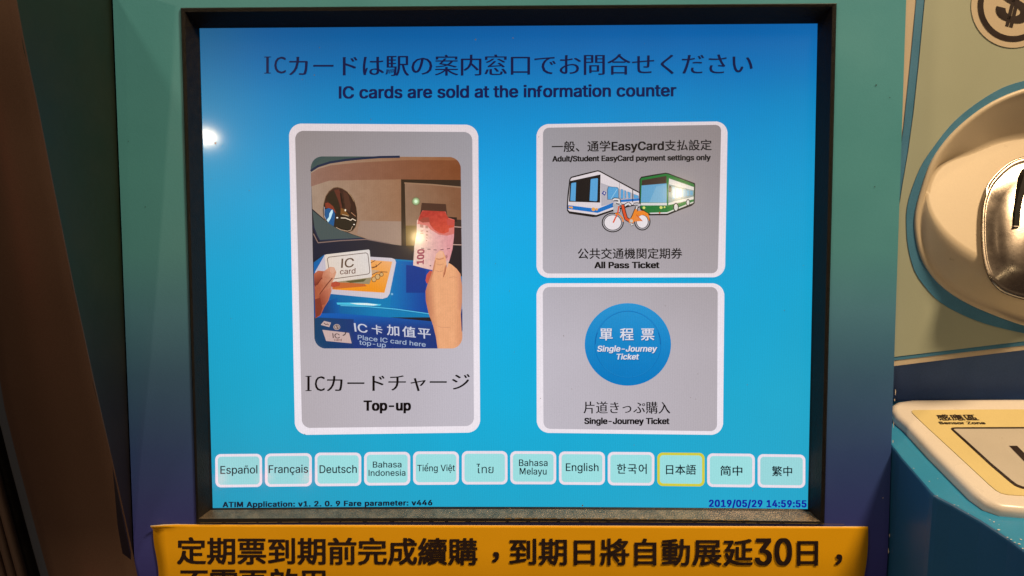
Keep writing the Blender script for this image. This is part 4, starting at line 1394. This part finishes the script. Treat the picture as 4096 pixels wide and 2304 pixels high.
names = ['Español', 'Français', 'Deutsch', 'Bahasa Indonesia', 'Tiếng Việt', 'Thai', 'Bahasa Melayu', 'English', 'Korean', 'Japanese, outlined in yellow', 'simplified Chinese', 'traditional Chinese']
for i, ((kf, q), texts, nm) in enumerate(zip(LB, LT, names)):
    o4 = [kf(q[k], q[k + 1]) for k in (0, 2, 4, 6)]
    cx_ = sum(p[0] for p in o4) / 4
    cy_ = sum(p[1] for p in o4) / 4
    b = 10.5
    i4 = [(p[0] + (b if p[0] < cx_ else -b), p[1] + (b if p[1] < cy_ else -b)) for p in o4]
    border = (206, 200, 66) if i == 9 else (228, 216, 226)
    fc = (152, 216, 218) if 2 <= i <= 10 else (148, 208, 212)
    o = button('language_button', 'pale language button reading ' + nm, o4, i4, 20, 13, border, fc, sub=0)
    c = Canvas(-0.0009)
    for runs, x0, y0, x1, y1, em in texts:
        a, b_ = kf(x0, y0), kf(x1, y1)
        c.text(runs, a[0], a[1], b_[0], b_[1], em, (4, 20, 32))
    c.build('button_text', o)
c = Canvas(-0.0004)
a, b_ = k7(215, 546), k7(1853, 530)
c.text([('lx', 'ATIM Application: v1. 2. 0. 9 Fare parameter: v446')], a[0], a[1] - 1, b_[0], b_[1] - 1, 28, (8, 18, 40), gap=0.06)
c.build('version_text', ts)['label'] = 'black version line at the lower left'
c = Canvas(-0.0004)
a, b_ = k8(1435, 475), k8(2106, 479)
c.text([('lx', '2019/05/29 14:59:55')], a[0], a[1], b_[0], b_[1], 37, (14, 26, 150), gap=0.05)
c.build('clock_text', ts)['label'] = 'blue date and time at the lower right'

# ------------------------------------------------------------------ yellow notice stuck on the lower lip
notice = thing('notice_sheet', 'yellow notice with heavy black Chinese lettering stuck below the screen', 'notice')
NPT = [(612, 2098), (3473, 2107), (3452, 2420), (640, 2420)]
nv, nf = [], []
NXn, NZn = 60, 30
yN = YP - 0.0010
for j in range(NZn + 1):
    for i in range(NXn + 1):
        s, t = i / NXn, j / NZn
        top = Vector(NPT[0]).lerp(Vector(NPT[1]), s)
        bot = Vector(NPT[3]).lerp(Vector(NPT[2]), s)
        p = top.lerp(bot, t)
        w = at(p.x, p.y, yN)
        w = bend(w)
        cr = max(0, 1 - (s * 60 + t * 26) / 1.6)              # lifted torn corner
        w.y -= 0.003 * cr
        w.x -= 0.0005 * math.sin(t * 9) * (1 if i == 0 else 0)
        if i == NXn:
            w.x += 0.0006 * math.sin(t * 5)
        nv.append(w)
for j in range(NZn):
    for i in range(NXn):
        a = j * (NXn + 1) + i
        nf.append((a, a + NXn + 1, a + NXn + 2, a + 1))
sheet = mesh_obj('sheet', nv, nf, M_YELLOW, notice, smooth=True, face_cam=True)
sheet.data.materials.append(M_PAPER)
so = sheet.modifiers.new('solid', 'SOLIDIFY')
so.thickness = 0.0006
so.material_offset_rim = 1


def nmap(px, py, y):
    w = bend(at(px, py, yN))
    w.y += y - yN - 0.00018
    return w


c = Canvas(yN, mapf=nmap)
s1 = '定期票到期前完成續購，到期日將自動展延'
cs = [766.3 + 120.6 * k for k in range(10)] + [1980] + [2092.7, 2213.4, 2336.6, 2459, 2580, 2704, 2828, 2951.7]
for ch, cx_ in zip(s1, cs):
    t = (cx_ - 766) / 2600
    if ch == '，':
        c.cells('ch', ch, [cx_ + 34], 2236, 2236, 118, 118, (0, 0, 0))
    else:
        c.cells('ch', ch, [cx_], 2247 + 6 * t, 2247 + 6 * t, 121, 115, (0, 0, 0))
c.text([('lb', '30')], 3018, 2258, 3167, 2258, 143, (0, 0, 0))
c.cells('ch', '日', [3228.5], 2253, 2253, 121, 115, (0, 0, 0))
c.cells('ch', '，', [3385], 2245, 2245, 118, 118, (0, 0, 0))
c.build('lettering', notice, M_INK)
c = Canvas(yN, mapf=nmap)
for ch, cx_ in zip('不需再啟用', (775, 893, 1011, 1131, 1252)):
    c.cells('ch', ch, [cx_], 2373, 2373, 121, 115, (0, 0, 0))
c.build('lettering', notice, M_INK)

# ------------------------------------------------------------------ coin unit right of the panel
coin = thing('coin_unit', 'cream and sage coin unit with blue outlines and an oval chrome coin slot', 'coin slot')
YC = 0.012


def casing_poly(y):
    return [at(3560, -420, y), at(4900, -420, y), at(4900, 1300, y), at(4096, 1399, y), at(3560, 1467, y)]


def flat(name, pxpts, y, m, parent, label=None, thick=0.0006):
    f = [at(x, yy, y) for x, yy in pxpts]
    o = slab(name, f, [p + Vector((0, thick, 0)) for p in f], m, parent)
    if label:
        o['label'] = label
    return o


OUT = [(4330, 290), (4210, 300), (4096, 323), (4000, 356), (3890, 425), (3807, 497), (3741, 580), (3686, 662), (3645, 765), (3629, 830), (3626, 893), (3633, 987), (3658, 1081), (3697, 1142), (3752, 1202), (3835, 1252), (3945, 1296), (4096, 1333), (4210, 1350), (4330, 1357)]
INN = [(4330, 322), (4210, 330), (4096, 353), (4000, 389), (3918, 436), (3835, 502), (3768, 574), (3713, 662), (3675, 773), (3657, 850), (3655, 915), (3669, 998), (3697, 1064), (3752, 1136), (3835, 1197), (3945, 1250), (4096, 1304), (4210, 1322), (4330, 1330)]
KRE = [(4330, 560), (4210, 548), (4096, 549), (3984, 569), (3890, 607), (3796, 640), (3746, 671), (3716, 720), (3704, 770), (3708, 810), (3722, 850), (3745, 890), (3790, 940), (3855, 990), (3925, 1030), (4020, 1075), (4096, 1098), (4210, 1110), (4330, 1112)]


def close(pts, cx=4330):
    r = [(2 * cx - x, y) for x, y in reversed(pts)]
    return pts + r[1:-1]


def resample(pts, n):
    """Even samples along a closed smooth curve, starting at its top."""
    P = [Vector(p) for p in pts]
    m = len(P)
    fine = []
    for i in range(m):
        p0, p1, p2, p3 = P[i - 1], P[i], P[(i + 1) % m], P[(i + 2) % m]
        for k in range(12):
            t = k / 12
            fine.append(0.5 * ((2 * p1) + (p2 - p0) * t + (2 * p0 - 5 * p1 + 4 * p2 - p3) * t * t + (3 * p1 - p0 - 3 * p2 + p3) * t ** 3))
    L_ = [0]
    for i in range(len(fine)):
        L_.append(L_[-1] + (fine[(i + 1) % len(fine)] - fine[i]).length)
    out = []
    j = 0
    for k in range(n):
        s = L_[-1] * k / n
        while L_[j + 1] < s:
            j += 1
        t = (s - L_[j]) / max(1e-9, L_[j + 1] - L_[j])
        out.append(fine[j % len(fine)].lerp(fine[(j + 1) % len(fine)], t))
    return out


NA = 120
o_s, i_s, k_s = resample(close(OUT), NA), resample(close(INN), NA), resample(close(KRE), NA)
hole_px = [p.lerp(Vector((4330, 830)), 0.004) for p in i_s]


def holed(name, pxpts, y, m_, label=None, thick=0.0003):
    o = slab_hole(name, [at(x, yy, y) for x, yy in pxpts], [at(p.x, p.y, y) for p in hole_px], thick, m_, coin)
    if label:
        o['label'] = label
    return o


holed('casing', [(3560, -420), (5300, -420), (5300, 1254), (4096, 1400), (3560, 1466)], YC, M_CREAM, None, 0.05)
holed('blue_outline', [(3685, -420), (3666, 0), (3641, 259), (3616, 500), (3570, 830), (3560, 900), (3560, 1444), (3589, 1440), (4096, 1382), (5250, 1246), (5250, -420)], YC - 0.0004, M_BLUELINE, 'blue rule round the sage film')
holed('sage_film', [(3722, -420), (3699.6, 0), (3675, 259), (3654, 453), (3633, 607), (3610, 740), (3585, 900), (3560, 1050), (3560, 1430), (3589, 1426), (4096, 1365), (5240, 1228), (5240, -420)], YC - 0.0008, M_GREEN)
slab_hole('oval_rule', [at(p.x, p.y, YC - 0.0012) for p in o_s], [at(p.x, p.y, YC - 0.0012) for p in hole_px], 0.0003, M_BLUELINE, coin)['label'] = 'blue oval rule'
cen = Vector((4330, 830))
YR = YC - 0.0022


def ktilt(py):
    t = (py - 830) / 280.0
    return YC + 0.012 - 0.016 * (t + 1)


hv, hf = [], []


def ringadd(pts, yf):
    b = len(hv)
    for p in pts:
        hv.append(at(p.x, p.y, yf(p) if callable(yf) else yf))
    if b:
        for i in range(NA):
            j = (i + 1) % NA
            hf.append((b - NA + i, b - NA + j, b + j, b + i))


ringadd([i_s[i] for i in range(NA)], YC - 0.0008)
ringadd([i_s[i].lerp(cen, 0.006) for i in range(NA)], YR + 0.0006)
ringadd([i_s[i].lerp(cen, 0.012) for i in range(NA)], YR)
rin = [i_s[i].lerp(cen, 0.042) for i in range(NA)]
ringadd([i_s[i].lerp(cen, 0.032) for i in range(NA)], YR)
ringadd([p.copy() for p in rin], YR + 0.0006)
for q in range(1, 9):
    t = q / 8
    b = len(hv)
    for i in range(NA):
        p = rin[i].lerp(k_s[i], t)
        lowness = min(1, max(0, (k_s[i].y - 760) / 260))
        e_top = t
        e_low = math.sin(t * math.pi / 2) ** 1.3
        e = e_top * (1 - lowness) + e_low * lowness
        yk = ktilt(k_s[i].y)
        hv.append(at(p.x, p.y, (YR + 0.0006) * (1 - e) + yk * e))
    for i in range(NA):
        j = (i + 1) % NA
        hf.append((b - NA + i, b - NA + j, b + j, b + i))
for t in (0.03, 0.12, 0.3, 0.6):
    ringadd([k_s[i].lerp(cen, t) for i in range(NA)], lambda p: ktilt(p.y))
b = len(hv)
hv.append(at(cen.x, cen.y, ktilt(cen.y)))
for i in range(NA):
    hf.append((b - NA + i, b - NA + (i + 1) % NA, b))
housing = mesh_obj('oval_housing', hv, hf, M_CREAM, coin, smooth=True, face_cam=True)
housing['label'] = 'cream sculpted housing round the coin slot'
# chrome plate
CH = [(4132, 622), (4096, 626), (4049, 642), (4002, 678), (3960, 726), (3939, 773), (3928, 815), (3923, 878), (3923, 946), (3929, 1024), (3942, 1082), (3965, 1129), (4002, 1166), (4049, 1187), (4096, 1200), (4132, 1204)]
ch_s = resample(close(CH, 4132), 80)
ccx = Vector((4132, 915))
pv, pf = [], []


def plate_y(p, h):
    return ktilt(min(max(p.y, 560), 1110)) - h


prof = [(0.0, -0.0005), (0.0, 0.0022), (0.02, 0.0034), (0.05, 0.0040), (0.07, 0.0036), (0.10, 0.0036), (0.3, 0.0070), (0.5, 0.0090), (0.7, 0.0102), (0.88, 0.0108)]
for q, (t, h) in enumerate(prof):
    b = len(pv)
    for p in ch_s:
        pp = p.lerp(ccx, t)
        pv.append(at(pp.x, pp.y, plate_y(pp, h)))
    if q:
        for i in range(80):
            j = (i + 1) % 80
            pf.append((b - 80 + i, b - 80 + j, b + j, b + i))
b = len(pv)
pv.append(at(ccx.x, ccx.y, plate_y(ccx, 0.0110)))
for i in range(80):
    pf.append((b - 80 + i, b - 80 + (i + 1) % 80, b))
cp = mesh_obj('coin_plate', pv, pf, M_CHROME, coin, smooth=True, face_cam=True)
cp['label'] = 'domed polished steel plate'
sl = [(4057, 903), (4061, 840), (4075, 773), (4096, 699), (4120, 660), (4150, 640), (4160, 655), (4140, 680), (4112, 735), (4091, 800), (4083, 845), (4078, 903)]
sf = [at(x, y, plate_y(Vector((x, y)), 0.0112)) for x, y in sl]
slab('coin_slot', sf, [p + Vector((0, 0.004, 0)) for p in sf], M_BLACK, cp)
lip = [(4056, 903), (4079, 903), (4079, 907), (4056, 907)]
lf = [at(x, y, plate_y(Vector((x, y)), 0.0113)) for x, y in lip]
slab('slot_lip', lf, [p + Vector((0, 0.003, 0)) for p in lf], M_CHROME, cp)
# dollar sticker
st_c = (4052, 24)
circ = lambda r, n=64: [(st_c[0] + r * math.cos(2 * math.pi * i / n), st_c[1] + r * math.sin(2 * math.pi * i / n)) for i in range(n)]
stk = flat('round_sticker', circ(167), YC - 0.0012, M_CREAM, coin, 'round cream sticker with a ringed dollar sign', 0.0003)
c = Canvas(YC - 0.0014)
c.ring(st_c[0], st_c[1], 141, 143, 23, (0, 0, 0), 72)
ang = R(14)
ca_, sa_ = math.cos(ang), math.sin(ang)
em = 205
vs_, fs_, w_ = layout([('lb', '$')])
ys_ = [v[1] for v in vs_]
mx_, my_ = w_ / 2, (min(ys_) + max(ys_)) / 2
pp_ = []
for u, v, k in vs_:
    a_, b_ = (u - mx_) * em * 1.12, -(v - my_) * em
    pp_.append((4060 + a_ * ca_ - b_ * sa_, 10 + a_ * sa_ + b_ * ca_, k))
c._add(pp_, fs_, (0, 0, 0))
c.build('dollar_sign', stk, M_INK)

# ------------------------------------------------------------------ recess wall, shelf and reader pad
YW = 0.035
f = [at(3540, 1380, YW), at(5000, 1250, YW), at(5000, 1700, YW), at(3540, 1700, YW)]
o = slab('recess_wall', f, [p + Vector((0, 0.02, 0)) for p in f], M_NAVY)
tag(o, 'dark navy recessed wall between the coin unit and the blue shelf', 'wall')
shelf = thing('card_shelf', 'chipped sky blue sloping shelf under the coin unit', 'shelf')
SL = R(22)
p0 = at(3800, 1600, YW)
nrm = Vector((0, -math.sin(SL), math.cos(SL)))


def onS(px, py, h=0.0):
    return on_plane(px, py, p0 + nrm * h, nrm)


edge_px = [(3500, 1600), (3500, 1706), (3582, 1802), (3600, 1827), (3683, 1922), (3718, 1963), (3733, 1978), (3752, 1989), (3805, 2016), (3921, 2082), (4032, 2155), (4096, 2204), (4300, 2370), (4900, 2370), (4900, 1600)]
top = [onS(x, y) for x, y in edge_px]
bot = [p + Vector((0.0, 0.012, -0.16)) for p in top]
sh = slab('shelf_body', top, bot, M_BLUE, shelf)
sh.data.materials.append(M_BLUE_SHADE)
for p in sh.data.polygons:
    p.material_index = 0 if p.normal.z > 0.7 else 1  # faces that do not look up get the painted shade
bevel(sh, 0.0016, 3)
random.seed(3)
cvv, cff = [], []
for k, (px, py, s_) in enumerate(((3750, 1986, 3), (3818, 2022, 3), (3833, 2026, 2.5), (3873, 2056, 2), (3960, 2082, 2.4), (3975, 2090, 4), (3996, 2102, 2), (3996, 2122, 5), (4030, 2152, 3), (4045, 2160, 4), (4060, 2172, 4), (4078, 2178, 5), (4083, 2160, 6), (4092, 2196, 4), (3655, 1876, 3), (3717, 1928, 3.4), (3751, 1917, 2.4))):
    b = len(cvv)
    c0 = onS(px, py - 3, 0.0004)
    n = 7
    for i in range(n):
        a = 2 * math.pi * i / n
        r = s_ * random.uniform(.4, 1.2) * 0.00009
        cvv.append(c0 + Vector((r * 1.5 * math.cos(a), r * math.sin(a) * math.cos(SL), r * math.sin(a) * math.sin(SL))))
    cff.append(tuple(range(b, b + n)))
mesh_obj('paint_chips', cvv, cff, M_CHIP, shelf, kind='stuff', face_cam=True)

pad = thing('sensor_pad', 'yellow card sensor pad in a white rim lying on the blue shelf', 'card reader')
H = 0.0055
rim_px = [(3640, 1613), (3900, 1611), (4300, 1609), (4900, 1605), (4900, 2040), (4300, 2062), (4096, 2061), (4004, 2053), (3938, 2030), (3882, 1990), (3810, 1918), (3716, 1823), (3622, 1720), (3580, 1684), (3560, 1655), (3562, 1636), (3585, 1621)]
rt = [onS(x, y, H * 0.35) for x, y in rim_px]
cen_r = sum(rt, Vector()) / len(rt)
lay = []
for inset, h in ((0.0, 0.0), (0.0, H * 0.5), (0.0007, H * 0.78), (0.0020, H * 0.95), (0.0036, H)):
    ring_ = []
    for i, p in enumerate(rt):
        a, b = rt[i - 1], rt[(i + 1) % len(rt)]
        tdir = (b - a).normalized()
        inward = nrm.cross(tdir).normalized()
        if (cen_r - p).dot(inward) < 0:
            inward = -inward
        ring_.append(p + inward * inset + nrm * (h - H * 0.35))
    lay.append(ring_)
rv, rf = [], []
n = len(rt)
for q, ring_ in enumerate(lay):
    b = len(rv)
    rv += ring_
    if q:
        for i in range(n):
            j = (i + 1) % n
            rf.append((b - n + i, b - n + j, b + j, b + i))
b = len(rv) - n
for t in tessellate_polygon([lay[-1]]):
    rf.append(tuple(b + i for i in t))
me = bpy.data.meshes.new('white_rim')
me.from_pydata([tuple(v) for v in rv], [], rf)
bm = bmesh.new()
bm.from_mesh(me)
bmesh.ops.recalc_face_normals(bm, faces=bm.faces)
bm.to_mesh(me)
bm.free()
me.materials.append(M_WHITE)
rimo = link('white_rim', me, pad)
for p in me.polygons:
    p.use_smooth = len(p.vertices) == 4


def onflat(name, pts, h, m, parent, label=None):
    f = [onS(x, y, h) for x, y in pts]
    o = slab(name, f, [p - nrm * 0.0004 for p in f], m, parent)
    if label:
        o['label'] = label
    return o


pl = onflat('yellow_plate', [(3652, 1640), (3900, 1638), (4900, 1634), (4900, 1984), (4300, 1986), (4096, 1982), (4032, 1978), (4006, 1972), (3984, 1960), (3960, 1940), (3850, 1838), (3700, 1700), (3650, 1652), (3647, 1644)], H + 0.0004, M_PLATE, pad)
ol = [(3820, 1709), (3900, 1708.5), (4900, 1706), (4900, 1966), (4200, 1964), (4120, 1959), (4085, 1953), (4060, 1943), (4040, 1928), (3960, 1860), (3860, 1768), (3812, 1724), (3803, 1715), (3807, 1710)]
il = [(3826, 1715), (3905, 1715), (4890, 1712), (4890, 1958), (4200, 1956), (4122, 1951), (4090, 1945), (4068, 1936), (4048, 1921), (3968, 1854), (3868, 1763), (3820, 1721), (3815, 1717), (3818, 1715)]
onflat('card_outline', ol, H + 0.0006, M_INK, pl, 'black rounded card outline')
onflat('grey_card_area', il, H + 0.0008, M_GREY, pl)
U = Vector((1, 0, 0))
V = Vector((0, math.cos(SL), math.sin(SL)))


def ptext(name, runs, px0, py0, px1, em_y_px_top, parent, hh):
    a, b_ = onS(px0, py0, hh), onS(px1, py0, hh)
    wdt = (b_ - a).dot(U)
    tp = onS(px0, em_y_px_top, hh)
    hgt = (tp - a).dot(V)
    vs, fs, w = layout(runs)
    top_ = max(v[1] for v in vs)
    mesh_obj(name, [a + U * (u / w * wdt) + V * (v / top_ * hgt) + nrm * (k * 6e-6) for u, v, k in vs], fs, M_INK, parent, face_cam=True)


ptext('lettering', [('cr', '感應區')], 3758, 1679, 3917, 1657, pl, H + 0.0007)
ptext('lettering', [('lb', 'Sensor Zone')], 3760, 1696, 3945, 1686, pl, H + 0.0007)
ptext('lettering', [('lb', 'IC')], 4143, 1892, 4330, 1782, pl, H + 0.0010)

# ------------------------------------------------------------------ left side: cheek, brown wing, ribbed rail
def onX(px, py, x):
    d = ray(px, py)
    return CAM_POS + d * ((x - CAM_POS.x) / d.x)


cheek = thing('side_cheek', 'dark olive side cheek tapering down beside the teal panel', 'side panel')
EPX = [(60 - 60, -330), (60, 0), (95, 190), (143, 413), (202, 714), (290, 1150), (374, 1540), (450, 1867), (535, 2253), (560, 2380)]
X0 = XL(0) - 0.0012
fr, bk = [], []
for (px, py) in EPX:
    p = onX(px, py, ex(xlt, xlb, zt + (zb - zt) * py / 2304) - 0.0012)
    if p.y > YP - 0.0005:
        p.y = YP - 0.0005
    fr.append(p)
for p in fr:
    bk.append(Vector((p.x, 0.05, p.z)))
cvs, cfs = [], []
for i, (a, b) in enumerate(zip(fr, bk)):
    cvs += [a, b, a + Vector((-0.004, 0.0, 0)), b + Vector((-0.004, 0, 0))]
    if i:
        k = 4 * i
        cfs += [(k - 4, k, k + 1, k - 3), (k - 2, k - 1, k + 3, k + 2), (k - 4, k - 2, k + 2, k)]
mesh_obj('cheek_sheet', cvs, cfs, M_CHEEK, cheek)
wing = thing('side_wing', 'brown lacquered slanting wing at the left edge of the picture', 'side panel')
LPX = [(-262, -330), (-215, 0), (-190, 190), (-150, 413), (-100, 714), (-45, 1150), (8, 1590), (72, 1850), (160, 2180), (195, 2304), (240, 2460)]
wv, wf = [], []
NR = 24
def polyat(P_, py):
    for (x0, y0), (x1, y1) in zip(P_, P_[1:]):
        if py <= y1:
            return x0 + (x1 - x0) * (py - y0) / (y1 - y0)
    (x0, y0), (x1, y1) = P_[-2:]
    return x0 + (x1 - x0) * (py - y0) / (y1 - y0)
WN = 8
for j in range(NR + 1):
    py = -320 + (2440 + 320) * j / NR
    xr_ = polyat(EPX, py)
    xl_ = polyat(LPX, py)
    yc = onX(xr_, py, ex(xlt, xlb, zt + (zb - zt) * py / 2304) - 0.0012).y
    yc = min(yc, YP - 0.001)
    a = at(xr_, py, yc)
    b = at(xl_, py, yc - 0.004)
    a2 = a + Vector((0.0003, 0.0008, 0))
    row = [a2]
    for k in range(WN + 1):
        t = k / WN
        row.append(a.lerp(b, t) + Vector((0, -0.0035 * math.sin(math.pi * t), 0)))
    row += [at(xl_ - 5, py, yc - 0.003), at(xl_ - 26, py, yc - 0.001), at(xl_ - 33, py, yc + 0.002), at(xl_ - 34, py, yc + 0.05)]
    base = len(wv)
    wv += row
    m_ = len(row)
    if j:
        for k in range(m_ - 1):
            wf.append((base - m_ + k, base - m_ + k + 1, base + k + 1, base + k))
wo = mesh_obj('wing_sheet', wv, wf, M_BROWN, wing, smooth=True, face_cam=True)
wo.data.materials.append(M_SLATE)
m_ = WN + 6
for idx, p in enumerate(wo.data.polygons):
    k = idx % (m_ - 1)
    if k >= WN + 1:
        p.material_index = 1
rail = thing('ribbed_rail', 'dim brown rail with soft upright ribs in the lower left corner', 'rail')
for r_i, (dx, rad) in enumerate(((-104, 0.0027), (-143, 0.0026), (-183, 0.0027), (-223, 0.0027))):
    v, f = [], []
    NRR = 12
    for j in range(NRR + 1):
        py = 1000 + (2460 - 1000) * j / NRR
        x_ = polyat(LPX, py) + dx
        cpt = at(x_, py, 0.012)
        for k in range(12):
            a = 2 * math.pi * k / 12
            v.append(cpt + Vector((rad * math.cos(a), rad * math.sin(a), 0)))
        if j:
            b = 12 * j
            for k in range(12):
                f.append((b - 12 + k, b - 12 + (k + 1) % 12, b + (k + 1) % 12, b + k))
    mesh_obj('rib', v, f, M_RIB, rail, smooth=True)
v = []
for py in (900, 2460):
    x_ = polyat(LPX, py)
    v += [at(x_ - 500, py, 0.03), at(x_ + 60, py, 0.03)]
mesh_obj('rail_backing', [v[0], v[1], v[3], v[2]], [(0, 1, 2, 3)], M_BLACK, rail)
